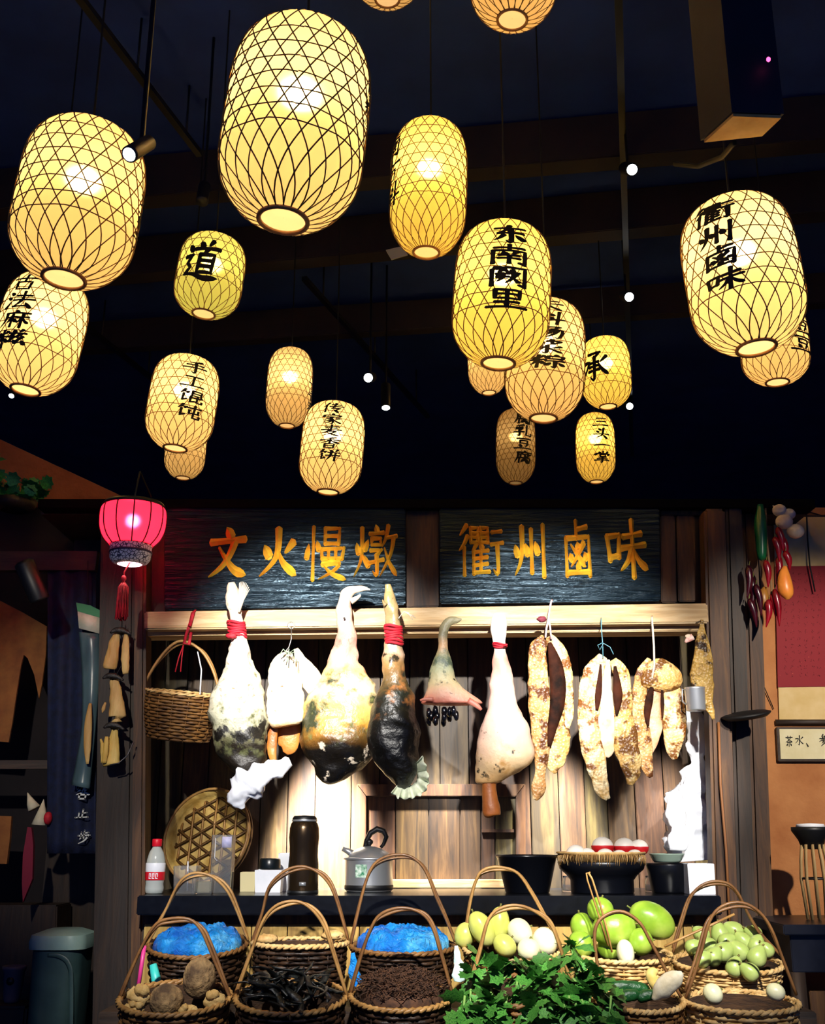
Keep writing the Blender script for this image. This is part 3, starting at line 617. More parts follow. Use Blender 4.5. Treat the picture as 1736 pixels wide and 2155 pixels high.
MB().sweep([(606, 1520, 26), (606, 1545, 26), (607, 1572, 20), (600, 1585, 6)], YH + .09, .25, 16, 4).build('rind_strip', mskin, r)
hk = wire([(613, 1318), (613, 1345), (608, 1362), (600, 1372), (596, 1380)], YH - .02); hk.tube([P(613 + 7 * cos(a), 1316 + 7 * sin(a), YH + .02) for a in [2 * pi * j / 14 for j in range(14)]], .0025, 6, closed=True)
hk.build('hook', m_hook, r)
w_ = MB()
for k in range(8): w_.tube([P(606, 1376, YH - .03), P(596 + k * 4, 1366 + (k % 3) * 6, YH - .05), P(590 + k * 5, 1376 + (k % 4) * 6, YH - .055)], .002, 5)
w_.build('twine', M('green_twine', '#8ca088', rough=.8), r)
YH = 4.31
# --- the biggest ham
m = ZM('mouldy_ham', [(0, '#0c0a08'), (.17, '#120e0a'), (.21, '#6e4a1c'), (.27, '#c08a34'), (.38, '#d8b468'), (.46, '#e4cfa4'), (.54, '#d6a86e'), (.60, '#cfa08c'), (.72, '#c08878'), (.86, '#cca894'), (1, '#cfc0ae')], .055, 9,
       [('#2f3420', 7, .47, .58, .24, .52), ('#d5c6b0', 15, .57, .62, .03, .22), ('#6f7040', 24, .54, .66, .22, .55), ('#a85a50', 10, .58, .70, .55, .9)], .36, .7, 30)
r = hang('cured_ham', 'biggest ham, mould-patched with black base and bent trotter', 'ham', 715, 1648, HG)
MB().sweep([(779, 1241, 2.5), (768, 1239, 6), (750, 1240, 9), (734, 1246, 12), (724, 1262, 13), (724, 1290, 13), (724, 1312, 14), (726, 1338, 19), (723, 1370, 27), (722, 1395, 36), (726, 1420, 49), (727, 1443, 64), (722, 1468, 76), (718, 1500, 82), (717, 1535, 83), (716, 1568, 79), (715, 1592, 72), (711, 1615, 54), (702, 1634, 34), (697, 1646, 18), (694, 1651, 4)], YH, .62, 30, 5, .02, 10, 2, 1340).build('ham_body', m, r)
nail(r, 724, 1300)
MB().sweep([(738, 1266, 7), (750, 1259, 5), (759, 1252, 2)], YH - .015, .8, 10, 3).build('toe', M('pig_toe', '#d8cdbb', '#b8a894', rough=.5), r)
YH = 4.17
# --- dark slim ham with red band
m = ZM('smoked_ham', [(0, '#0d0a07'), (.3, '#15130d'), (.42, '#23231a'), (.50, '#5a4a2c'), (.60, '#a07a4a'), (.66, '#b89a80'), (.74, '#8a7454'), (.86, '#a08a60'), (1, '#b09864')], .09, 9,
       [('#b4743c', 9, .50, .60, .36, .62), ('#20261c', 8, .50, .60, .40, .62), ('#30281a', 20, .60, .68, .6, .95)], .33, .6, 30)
r = hang('cured_ham', 'slim dark smoked ham with wide red band below its foot', 'ham', 835, 1652, HG, YH - .03)
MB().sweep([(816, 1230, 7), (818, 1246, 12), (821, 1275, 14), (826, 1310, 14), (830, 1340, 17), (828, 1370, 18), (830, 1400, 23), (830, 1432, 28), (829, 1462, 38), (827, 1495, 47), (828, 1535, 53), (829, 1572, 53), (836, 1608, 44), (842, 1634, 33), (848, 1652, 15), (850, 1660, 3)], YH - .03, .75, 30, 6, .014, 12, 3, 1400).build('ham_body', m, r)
nail(r, 826, 1302)
band(827, 1316, 830, 1358, 16, YH - .03, 7, .006).build('red_binding', m_red, r)
MB().sweep([(812, 1274, 5), (807, 1268, 3), (805, 1262, 1)], YH - .05, .8, 8, 3).build('toe', M('brown_toe', '#8a744c', rough=.5), r)
s_ = MB()
for k in range(5): s_.tube([P(838, 1302, YH - .05), P(850, 1287, YH - .05), P(860, 1289 + k, YH - .05), P(862 + k * 3, 1296 + (k % 3) * 4, YH - .05)], .0018, 5)
s_.build('straw_tie', m_string, r)
fr = MB()
rim = crom([(884, 1598), (892, 1622), (895, 1645), (884, 1664), (864, 1672), (842, 1672), (828, 1662)], 8)
def ff(u, v):
    i = min(int(u * (len(rim) - 1)), len(rim) - 2); x, y = rim[i]; cx_, cy_ = 856, 1630
    dx, dy = x - cx_, y - cy_; L = sqrt(dx * dx + dy * dy); k = .55 + v * (.62 + .05 * sin(u * 60))
    return P(cx_ + dx * k, cy_ + dy * k, YH - .02 - .055 * v + .018 * v * sin(u * 42))
fr.grid(ff, 54, 5); fr.build('pale_frill', M('pale_cloth', '#c8d2b0', '#e6ecd4', scale=20, rough=.8, bump=.4), r, solid=.003)
YH = 4.27
# --- flared pig's head cut
m = ZM('dried_pig_face', [(0, '#b45a4a'), (.07, '#c98a74'), (.14, '#c8a084'), (.24, '#b9ab84'), (.40, '#8d9070'), (.52, '#6a7256'), (.66, '#a0805e'), (.80, '#5f5a44'), (1, '#8a8464')], .07, 14,
       [('#3e4a3a', 18, .52, .62, .25, .6), ('#1a120e', 30, .66, .70, .1, .3)], .5, .6, 34)
r = hang('pig_head_cut', 'flared hat-shaped pig head cut hanging right of the smoked ham', 'meat', 945, 1482)
MB().sweep([(971, 1303, 2), (960, 1305, 6), (946, 1308, 9), (936, 1320, 10), (932, 1341, 9), (932, 1364, 11), (931, 1386, 17), (930, 1409, 24), (932, 1432, 31), (938, 1449, 40), (945, 1464, 52, .5), (950, 1475, 62, .42), (951, 1481, 62, .4), (951, 1484, 40, .4)], YH, .6, 26, 4, .006, 14, 6, 1390).build('head_skin', m, r)
nail(r, 934, 1318)
m_ear = M('pink_ear', '#c07a66', '#a85a4c', scale=20, rough=.5)
MB().sweep([(884, 1474, 2), (896, 1471, 4), (912, 1472, 5)], YH - .06, .6, 10, 3).build('ear_tip', m_ear, r)
MB().sweep([(985, 1474, 7), (1002, 1484, 6), (1013, 1494, 3)], YH - .05, .6, 10, 3).build('ear_tip', m_ear, r)
r2 = hang('dried_fungus_bunch', 'bunch of glossy black dried fungus under the flared pig cut', 'fungus', 932, 1520)
mf = M('black_fungus', '#07070c', '#14141c', rough=.18, scale=20)
for k in range(13):
    x = 906 + (k % 5) * 13 + R.uniform(-4, 4); y = 1499 + (k // 5) * 9 + R.uniform(-3, 3)
    MB().blob(P(x, y, YH + R.uniform(-.04, .04)), (.011, .010, .020), .35, 3, k, 10, 7).build('fungus', mf, r2)
# --- pale ham with protruding bone
m = ZM('pale_ham', [(0, '#c79a62'), (.10, '#d8b78a'), (.25, '#dcb8a4'), (.5, '#dcb4a8'), (.72, '#c08878'), (.84, '#e2d4c8'), (1, '#e8e2d8')], .07, 9,
       [('#2f2a1c', 22, .60, .66, .05, .30), ('#c88a78', 8, .55, .70, .25, .75), ('#b98a50', 12, .54, .66, .0, .16)], .45, .5, 26)
r = hang('cured_ham', 'pale pink ham with red string and orange bone stub below', 'ham', 1060, 1716, HG)
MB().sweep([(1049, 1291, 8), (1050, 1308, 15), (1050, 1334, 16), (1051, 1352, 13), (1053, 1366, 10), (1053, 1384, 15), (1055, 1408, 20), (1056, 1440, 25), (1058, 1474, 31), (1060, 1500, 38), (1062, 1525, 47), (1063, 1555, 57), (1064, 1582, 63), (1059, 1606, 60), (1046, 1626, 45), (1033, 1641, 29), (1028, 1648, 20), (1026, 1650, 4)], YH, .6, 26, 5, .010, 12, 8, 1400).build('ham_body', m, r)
MB().sweep([(1030, 1628, 14), (1029, 1655, 15), (1032, 1685, 17), (1034, 1706, 19), (1034, 1716, 17), (1035, 1720, 6)], YH, .8, 14, 4, .004, 20, 2).build('bone', M('orange_bone', '#8a4a1e', '#b46a30', scale=10, rough=.45, bump=.3), r)
nail(r, 1050, 1300)
band(1050, 1354, 1053, 1364, 12, YH, 3, .004).build('red_binding', m_red, r)
MB().tube([P(1060, 1360, YH - .03), P(1068, 1356, YH - .035)], .003, 5).build('red_knot', m_red, r)
# --- dried split fish
def flat(pts): return [(x, y, h_ * 1.16 + 1) for x, y, h_ in pts]
FG = 'split dried fish hung at the right of the beam'
def fishmat(name, c1, c2, dark, sca, scales=90):
    t = NT(name); t.set(Roughness=.42); v = t.coord(); n1 = t.noise(v, sca, 5, .6)
    c = t.ramp(n1, [(.36, rgb(c1)), (.52, rgb(c2)), (.60, rgb(c1))])
    mp = t.n('ShaderNodeMapping'); mp.inputs['Location'].default_value = (4, 2, 7); t.l(v, mp.inputs[0])
    f = t.ramp(t.noise(mp.outputs[0], sca * 1.3, 5, .65), [(.50, (0, 0, 0, 1)), (.58, (1, 1, 1, 1))])
    c = t.mix(f, c, rgb(dark)); t.basecol(c)
    vo = t.n('ShaderNodeTexVoronoi'); vo.inputs['Scale'].default_value = scales; t.l(v, vo.inputs['Vector'])
    t.bump(t.math('ADD', vo.outputs['Distance'], t.math('MULTIPLY', n1, 2.0)), .7, .006); return t.m
mfa = fishmat('scaly_fish', '#d9b078', '#b98248', '#5a3216', 12); mfb = fishmat('pale_fish', '#efdcae', '#dcae68', '#7a4a1c', 12); mfc = fishmat('golden_fish', '#e6c98a', '#cf9d52', '#6a4218', 10)
mcav = M('fish_cavity', '#140804', '#3e1c0e', scale=14, rough=.7, bump=.3, spec=.08)
mfl = M('fish_flesh', '#e8b894', '#c07a4e', scale=14, rough=.45, bump=.4)
YH = 4.32
r = hang('dried_fish', 'scaly brown split fish on pink string, nearest the pale ham', 'fish', 1160, 1682, FG)
MB().sweep(flat([(1143, 1338, 5), (1133, 1362, 14), (1131, 1400, 16), (1133, 1440, 18), (1135, 1470, 19), (1138, 1512, 20), (1139, 1555, 16), (1139, 1599, 13), (1137, 1628, 9), (1134, 1655, 12), (1130, 1672, 9), (1125, 1683, 3)]), YH, .30, 22, 5, .006, 20, 1).build('flank', mfa, r)
MB().sweep(flat([(1154, 1340, 7), (1170, 1364, 14), (1184, 1396, 14), (1192, 1430, 11), (1196, 1465, 9), (1198, 1500, 8), (1192, 1532, 4)]), YH + .01, .30, 22, 5, .006, 20, 2).build('flank', mfb, r)
MB().sweep(flat([(1168, 1488, 12), (1174, 1525, 17), (1178, 1560, 17), (1172, 1592, 17), (1166, 1612, 12), (1168, 1628, 3)]), YH + .015, .30, 22, 5, .006, 20, 3).build('belly', mfc, r)
MB().sweep([(1156, 1352, 4), (1168, 1395, 14), (1174, 1440, 17), (1172, 1485, 15), (1162, 1530, 10), (1156, 1570, 4)], YH - .012, .3, 14, 4).build('cavity', mcav, r)
st = wire([(1162, 1262, .1), (1160, 1266), (1157, 1280), (1154, 1300), (1150, 1322), (1148, 1342)], YH - .02, .004); st.tube([P(1154, 1300, YH - .02), P(1158, 1322, YH - .02), P(1160, 1345, YH - .01)], .004, 6)
st.build('string', M('pink_string', '#d8a0a8', '#e8dcd8', scale=60, rough=.7), r)
MB().blob(P(1140, 1303, YH - .03), (.018, .012, .012), .4, 5, 2).build('string_knot', M('maroon_knot', '#6a2030', rough=.7), r)
YH = 4.25
r = hang('dried_fish', 'cream split fish on blue wire, middle of the three', 'fish', 1280, 1684, FG)
MB().sweep(flat([(1268, 1380, 6), (1254, 1405, 16), (1244, 1442, 19), (1240, 1480, 20), (1240, 1520, 20), (1244, 1560, 20), (1252, 1600, 19), (1261, 1636, 14), (1268, 1660, 13), (1280, 1682, 4)]), YH, .30, 22, 5, .006, 20, 4).build('flank', mfb, r)
MB().sweep(flat([(1276, 1388, 6), (1274, 1430, 9), (1272, 1480, 16), (1273, 1530, 22), (1277, 1570, 16), (1272, 1592, 6)]), YH + .005, .30, 22, 5, .006, 20, 5).build('belly', M('white_fish_flesh', '#f4ead2', '#d8a878', scale=12, rough=.45, bump=.4), r)
MB().sweep(flat([(1290, 1388, 7), (1306, 1416, 14), (1312, 1452, 14), (1311, 1490, 16), (1314, 1530, 20), (1318, 1570, 22), (1326, 1604, 20), (1330, 1630, 14), (1326, 1652, 4)]), YH, .30, 22, 5, .006, 20, 6).build('flank', mfc, r)
MB().sweep([(1294, 1402, 3), (1298, 1436, 8), (1300, 1464, 10), (1299, 1492, 5), (1298, 1504, 2)], YH - .02, .3, 12, 4).build('cavity', mcav, r)
MB().sweep([(1264, 1398, 2), (1262, 1430, 5), (1259, 1462, 7), (1256, 1494, 3)], YH - .02, .3, 12, 4).build('cavity', mcav, r)
st = wire([(1265, 1300, .16), (1265, 1306), (1266, 1330), (1268, 1352), (1269, 1384)], YH - .02)
st.tube([P(1269, 1352, YH - .02), P(1258, 1358, YH - .03), P(1262, 1368, YH - .03), P(1270, 1354, YH - .03), P(1284, 1362, YH - .03), P(1291, 1377, YH - .03)], .002, 5)
st.build('wire_loop', M('blue_wire', '#4a7a88', rough=.5), r)
YH = 4.33
r = hang('dried_fish', 'golden split fish with forked lower edge, beside the metal cup', 'fish', 1385, 1640, FG)
MB().sweep(flat([(1366, 1386, 4), (1354, 1412, 10), (1347, 1450, 12), (1346, 1490, 14), (1348, 1530, 16), (1353, 1570, 16), (1357, 1600, 13), (1364, 1622, 9), (1370, 1636, 3)]), YH, .30, 22, 5, .006, 20, 7).build('flank', mfa, r)
MB().sweep(flat([(1386, 1386, 5), (1388, 1402, 26), (1391, 1422, 37), (1393, 1438, 38), (1394, 1450, 26), (1394, 1456, 8)]), YH - .005, .30, 22, 5, .006, 20, 8).build('head', mfc, r)
MB().sweep(flat([(1414, 1440, 12), (1417, 1480, 21), (1419, 1520, 22), (1418, 1552, 18), (1416, 1578, 13), (1419, 1598, 4)]), YH, .30, 22, 5, .006, 20, 9).build('flank', mfb, r)
MB().sweep(flat([(1378, 1448, 10), (1376, 1490, 17), (1374, 1530, 17), (1370, 1560, 12), (1366, 1585, 6)]), YH + .01, .30, 22, 5, .006, 20, 5).build('belly', mfl, r)
MB().sweep([(1373, 1442, 3), (1367, 1468, 8), (1362, 1500, 7), (1364, 1528, 2)], YH - .018, .3, 12, 4).build('cavity', mcav, r)
MB().sweep([(1393, 1446, 2), (1394, 1480, 4), (1394, 1512, 1.5)], YH - .015, .3, 12, 4).build('cavity', mcav, r)
wire([(1372, 1296, .10), (1372, 1302), (1374, 1330), (1376, 1360), (1377, 1400), (1372, 1428)], YH - .03, .0045).build('string', m_string, r)
YH = 4.27
r = hang('dried_fish', 'slim dark-spotted dried fish by the right post', 'fish', 1482, 1512, None, YH + .03)
MB().sweep([(1477, 1304, 3), (1477, 1330, 8), (1478, 1360, 17), (1478, 1400, 23), (1478, 1440, 24), (1484, 1470, 18), (1494, 1492, 10), (1502, 1514, 3)], YH + .03, .35, 16, 4, .006, 22, 3).build('flank', fishmat('spotted_fish', '#c8a85e', '#a88440', '#2e1c0c', 10), r)
nail(r, 1478, 1306, YH + .03)
MB().sweep([(1458, 1340, 7), (1448, 1346, 6), (1442, 1352, 2)], YH, .5, 10, 3).build('ribbon', M('pale_ribbon', '#e8d0c4', '#c06a60', scale=40, rough=.6), r)
MB().sweep([(1458, 1344, 5), (1449, 1340, 6), (1442, 1338, 2)], YH, .5, 10, 3).build('ribbon', m_string, r)
# --- steel cup on the post, and the white bags behind it
def lath(prof, px, py, Y, n=28, M_=None): return MB().lathe(prof, P(px, py, Y), n)
m_steel = M('brushed_steel', '#c4c8cc', rough=.34, metal=.75)
c = P(1465, 1497, YH - .03); k = K(1465, 1470, YH)
r = T('steel_cup', 'shiny steel cup hanging beside the golden fish', 'cup', c)
MB().lathe([(.001, .004), (19 * k, .002), (20 * k, .006), (21 * k, 46 * k), (22 * k, 49 * k), (20.5 * k, 49 * k), (19 * k, .008), (.001, .007)], c, 30).build('cup_body', m_steel, r)
MB().tube([c + V((-20 * k, 0, 44 * k)), c + V((-27 * k, -.005, 46 * k)), c + V((-28 * k, -.005, 20 * k)), c + V((-20 * k, 0, 14 * k))], .003, 6).build('handle', m_steel, r)
b = MB().sweep([(1466, 1478, 6), (1463, 1505, 20), (1467, 1540, 22), (1466, 1575, 24), (1470, 1610, 18), (1462, 1640, 34), (1452, 1680, 46), (1448, 1730, 52), (1450, 1780, 52), (1454, 1812, 46)], 4.60, .35, 40, 9, .05, 16, 3)
one(b, 'plastic_bag', m_white, 'tall bundle of white plastic bags hanging by the right post', 'bag')
b = MB().sweep([(1402, 1668, 3), (1412, 1684, 10), (1420, 1705, 18), (1428, 1740, 20), (1430, 1790, 18)], 4.50, .4, 18, 6, .03, 16, 5)
one(b, 'plastic_bag', m_white, 'loose white bag corner jutting left from the bag bundle', 'bag')

# --- woven baskets
def weave(Mx, r0, r1, h, rows, stakes, sr, sx=1.0, amp=None, belly=.06):
    mb = MB(); amp = amp or sr * .9
    def rr(t): return r0 + (r1 - r0) * t + belly * r1 * sin(pi * t)
    for i in range(rows):
        t = (i + .5) / rows; r = rr(t); n = stakes * 2; pts = []
        for k in range(n):
            a = 2 * pi * k / n; o = amp * (1 if ((k // 1) % 4 in (0, 1)) ^ (i % 2 == 0) else -1)
            pts.append(Mx @ V((cos(a) * (r + o) * sx, sin(a) * (r + o), h * t)))
        mb.tube(pts, sr, 4, closed=True, flat=h / rows / sr * .52)
    for k in range(stakes // 2):
        a = 2 * pi * (k * 4 + .5) / (stakes * 2)
        mb.tube([Mx @ V((cos(a) * (rr(j / 4)) * sx, sin(a) * rr(j / 4), h * j / 4)) for j in range(5)], sr * .9, 4)
    return mb
def rimring(Mx, r, z, rad, sx=1.0, n=40, tw=14):
    mb = MB()
    for ph in (0, pi):
        mb.tube([Mx @ V((cos(a) * (r + rad * .7 * cos(tw * a + ph)) * sx, sin(a) * (r + rad * .7 * cos(tw * a + ph)), z + rad * .7 * sin(tw * a + ph))) for a in [2 * pi * k / (n * 2) for k in range(n * 2)]], rad, 5, closed=True)
    return mb
def handle(pts, Y, rad, two=.0, dY=0.0):
    q = crom(pts, 4); mb = MB()
    for sgn in ((1, -1) if two else (0,)):
        mb.tube([P(x, y, Y) + V((0, sgn * two * sin(pi * i / (len(q) - 1)) + dY * sin(pi * i / (len(q) - 1)), sgn * two * .35 * cos(2.5 * pi * i / (len(q) - 1)))) for i, (x, y) in enumerate(q)], rad, 6)
    return mb
YK = 4.44
# the basket hung at the left of the beam
k = K(372, 1500, YK); c = P(374, 1556, YK)
r = T('hanging_basket', 'oval brown wicker basket hung by red ribbon from the beam', 'basket', c)
Mx = Matrix.Translation(c) @ Matrix.Rotation(radians(6), 4, 'Y') @ Matrix.Rotation(radians(8), 4, 'X')
weave(Mx, 62 * k, 76 * k, 94 * k, 15, 30, .0035, 1.0).build('woven_wall', m_wickm, r, fix=False)['kind'] = 'stuff'
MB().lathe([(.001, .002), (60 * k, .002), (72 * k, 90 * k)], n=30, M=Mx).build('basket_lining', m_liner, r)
rimring(Mx, 78 * k, 96 * k, .004).build('rim', m_wick, r)
handle([(297, 1452), (325, 1402), (360, 1362), (390, 1352), (425, 1370), (447, 1405), (460, 1448)], YK, .006, .012).build('handle', m_cane, r)
MB().tube([P(416, 1372, YK - .03), P(424, 1410, YK - .03), P(421, 1462, YK - .06)], .011, 4, flat=.25).build('strap', m_white, r)
r = T('red_ribbon', 'red ribbon tied over the beam holding the wicker basket', 'ribbon', P(385, 1415, YK))
MB().tube([P(412, 1283, 4.40), P(406, 1290, 4.365), P(399, 1318, 4.365)], [.004, .009, .008], 6, flat=.5).build('ribbon_loop', m_red, r)
MB().tube([P(400, 1312, 4.365), P(392, 1335, 4.40), P(387, 1354, YK - .02), P(398, 1356, YK - .03), P(402, 1330, YK - .02)], .007, 6, flat=.5).build('ribbon_knot', m_red, r)
for dx in (0, 11):
    MB().tube([P(386, 1358, YK - .02), P(376 + dx * .6, 1385, YK - .03), P(369 + dx, 1414, YK - .03)], .006, 6, flat=.4).build('ribbon_tail', m_red, r)
# ------------------------------------------------------------------ the worktop and what stands on it
one(MB().box((P(289, 1885, 4.30).x, 4.30, zc - .068), (P(1517, 1885, 4.30).x, 4.94, zc)), 'worktop', m_counter, 'long black stone worktop across the stall', 'worktop', bev=.004)
r = T('counter_base', 'wooden plank front below the black worktop', 'counter', (0, 4.5, 0))
MB().box((P(298, 1985, 4.4).x, 4.40, 0), (P(1512, 1985, 4.4).x, 4.90, zc - .07)).build('cabinet', m_dwood, r, smooth=False)
MB().box((P(298, 1985, 4.37).x, 4.37, zc - .105), (P(1512, 1985, 4.37).x, 4.40, zc - .07)).build('rail', m_post, r, bev=.002)
xs = [300 + i * 76 for i in range(17)]
for a, b in zip(xs, xs[1:]):
    MB().box((P(a, 1985, 4.38).x + .002, 4.38, .05), (P(b, 1985, 4.38).x - .002, 4.40, zc - .106)).build('plank', m_panel, r, bev=.002)
YC = 4.44
def at(px, Y=YC):
    return V((P(px, 1880, Y).x, Y, zc))
def kk(px, Y=YC): return K(px, 1850, Y)
def hz(py, Y=YC): return P(868, py, Y).z - zc      # height above the worktop of a pixel row
m_glass = M('clear_plastic', '#fafdff', rough=.06, trans=.93, ior=1.12)
m_water = M('bottle_plastic', '#e4ece8', rough=.15, trans=.5, ior=1.25)
# drink bottle
c = at(324); k = kk(324); u = hz(1765) / 120
r = T('drink_bottle', 'plastic drink bottle with red cap and red-white label', 'bottle', c)
def pf(l): return [(a * k, b * u) for a, b in l]
MB().lathe(pf([(1, 1), (16, 0), (19, 4), (20, 12), (18.5, 22), (20, 32), (20, 62), (19, 74), (15, 90), (9, 101), (8, 106)]), c, 26).build('bottle_body', m_water, r)
MB().lathe(pf([(20.6, 30), (20.8, 31), (20.8, 47), (20.6, 48)]), c, 26).build('red_label', M('red_label_print', '#d01828', rough=.4), r)
MB().lathe(pf([(20.5, 48), (20.7, 49), (20.7, 66), (20.4, 67)]), c, 26).build('white_label', m_white, r); rl = [o for o in r.children if o.name.startswith('red_label')][0]
lb = MB()
for x0 in (-9, -2, 5):
    for q in ((0, 33, 1.5, 45), (0, 43, 5, 45), (3.5, 37, 5, 45), (0, 33, 5, 35)):
        a0, a1 = (x0 + q[0]) / 20.8, (x0 + q[2]) / 20.8
        lb.add([c + V((sin(a) * 21.1 * k, -cos(a) * 21.1 * k, z * u)) for a, z in ((a0, q[1]), (a1, q[1]), (a1, q[3]), (a0, q[3]))], [(0, 1, 2, 3)])
lb.build('label_print', m_white, rl, fix=False)
MB().lathe(pf([(10, 103), (10.5, 104), (10.5, 117), (9.5, 119.5), (1, 120)]), c, 22).build('cap', M('red_cap', '#d8122a', rough=.4), r)
# winnowing tray leaning on the wall
c = P(450, 1768, 4.80); k = K(450, 1768, 4.80)
c.z = zc + 99 * k
r = T('bamboo_tray', 'round woven bamboo winnowing tray leaning on the back wall', 'tray', c - V((0, 0, 88 * k)))
Mx = Matrix.Translation(c) @ Matrix.Rotation(radians(-20), 4, 'Z') @ Matrix.Rotation(radians(74), 4, 'X')
m_tray = M('tray_bamboo', '#a8843c', '#d2b468', scale=16, rough=.6, bump=.4); m_trayd = M('tray_bamboo_dark', '#4a3214', '#6e4c20', scale=20, rough=.6)
MB().lathe([(.001, .0), (60 * k, 0), (88 * k, .004), (94 * k, .03), (98 * k, .07)], n=40, M=Mx).build('tray_face', m_tray, r, solid=.004)
for z, rr in ((.07, 98), (.03, 95)):
    MB().tube([Mx @ V((cos(a) * rr * k, sin(a) * rr * k, z)) for a in [2 * pi * j / 48 for j in range(48)]], .006, 6, closed=True).build('hoop', m_trayd if z < .05 else m_cane, r)
for i in range(-3, 4):
    for ang in (30, 95, 150):
        y = i * 26 * k + R.uniform(-.004, .004)
        L = sqrt(max((88 * k) ** 2 - y * y, 0)); A = Matrix.Rotation(radians(ang), 4, 'Z')
        MB().tube([Mx @ (A @ V((t * L, y + .003 * sin(t * 6), .012 + .004 * ((i + ang) % 2)))) for t in (-1, -.5, 0, .5, 1)], .0055, 4, flat=.3, up=Mx.to_3x3() @ V((0, 0, 1))).build('slat', m_trayd if ang != 95 else m_cane, r)
# clear plastic measuring box and jug
def tub(name, label, px, w0, w1, ytop, Y, mt, cat, d=None, wall=.003, lid=None, lidm=None):
    c = at(px, Y); k = kk(px, Y); H = hz(ytop, Y); d = d or w0
    r = T(name, label, cat, c)
    m_ = MB()
    o = [(-w0 * k, -d * k, 0), (w0 * k, -d * k, 0), (w0 * k, d * k, 0), (-w0 * k, d * k, 0)]; t_ = [(-w1 * k, -d * k * w1 / w0, H), (w1 * k, -d * k * w1 / w0, H), (w1 * k, d * k * w1 / w0, H), (-w1 * k, d * k * w1 / w0, H)]
    i0 = [(x * .92, y * .92, .004) for x, y, z in o]; i1 = [(x * .94, y * .94, H) for x, y, z in t_]
    vs = [c + V(p) for p in o + t_ + i1 + i0]
    m_.add(vs, [(3, 2, 1, 0)] + [(i, (i + 1) % 4, 4 + (i + 1) % 4, 4 + i) for i in range(4)] + [(4 + i, 4 + (i + 1) % 4, 8 + (i + 1) % 4, 8 + i) for i in range(4)] + [(8 + i, 8 + (i + 1) % 4, 12 + (i + 1) % 4, 12 + i) for i in range(4)] + [(12, 13, 14, 15)])
    m_.build('box_body', mt, r, bev=.002)
    return r, c, k, H
r, c, k, H = tub('measuring_box', 'tall clear acrylic box with small printed tag', 466, 21, 22, 1757, 4.50, m_glass, 'container')
MB().box(c + V((0, -22.8 * k, H * .78)), c + V((20 * k, -22.2 * k, H * .97))).build('tag', M('lilac_tag', '#d8d4f0', '#b8b8e0', scale=60, rough=.5), r)
MB().tube([c + V((-14 * k, -23 * k, H * .95)), c + V((-14 * k, -23 * k, H * .6)), c + V((-8 * k, -23 * k, H * .55))], .0012, 5).build('scale_mark', m_white, r)
r, c, k, H = tub('plastic_cup', 'clear plastic tub with white spoon behind the blue-bag basket', 392, 22, 25, 1822, 4.42, m_glass, 'container')
MB().tube([c + V((2 * k, 0, .01)), c + V((0, 0, H * 1.16))], .005, 6, flat=.5).build('spoon', m_white, r)
r, c, k, H = tub('plastic_cup', 'low clear tub with pale powder beside the spoon tub', 428, 20, 22, 1838, 4.46, m_glass, 'container')
MB().box(c + V((-17 * k, -17 * k, .005)), c + V((17 * k, 17 * k, H * .6))).build('powder', M('cream_powder', '#e0d4a8', rough=.9), r, bev=.004)
# white tubs with dark lid near the thermos
r, c, k, H = tub('storage_tub', 'pale cream tub left of the white tubs', 522, 15, 16, 1835, 4.62, M('cream_plastic', '#d8cc9c', rough=.5), 'container')
r, c, k, H = tub('storage_tub', 'white plastic tub with black lid beside the thermos', 566, 26, 28, 1830, 4.56, m_white, 'container')
MB().lathe([(.001, 0), (22 * k, 0), (23 * k, .006), (22 * k, 20 * k), (20 * k, 22 * k), (.001, 22 * k)], c + V((0, 0, H + .001)), 26).build('lid', M('black_lid', '#10181c', rough=.3), r)
r, c, k, H = tub('storage_tub', 'tall white tub partly hidden by the thermos', 600, 14, 15, 1795, 4.66, m_white, 'container')
# thermos
c = at(637, 4.46); k = kk(637, 4.46); u = hz(1716, 4.46) / 165
r = T('thermos_flask', 'tall bronze-brown thermos flask with black lid', 'thermos', c)
t = NT('bronze_lacquer'); t.set(Roughness=.22, Metallic=.8); t.basecol(rgb('#4a3a28')); m_br = t.m
MB().lathe([(a * k, b * u) for a, b in [(1, 6), (32, 6), (32.5, 8), (32, 60), (30, 80), (30.5, 100), (32, 118), (31, 138), (28, 148), (25, 152), (1, 152)]], c, 36).build('flask_body', m_br, r)
MB().lathe([(a * k, b * u) for a, b in [(1, 0), (32, 0), (33, 1), (33, 7), (31, 7.5)]], c, 36).build('base_ring', m_black, r)
MB().lathe([(a * k, b * u) for a, b in [(24, 151), (26, 152), (26, 159), (22, 164), (1, 165)]], c, 36).build('lid', m_black, r); tl_ = [o for o in r.children if o.name.startswith('lid')][0]
MB().lathe([(a * k, b * u) for a, b in [(26.6, 152), (27, 153), (27, 155), (26.6, 156)]], c, 36).build('lid_band', m_steel, tl_)
MB().box(c + V((-5 * k, -33.2 * k, 17 * u)), c + V((9 * k, -32 * k, 25 * u))).build('badge', m_steel, r)
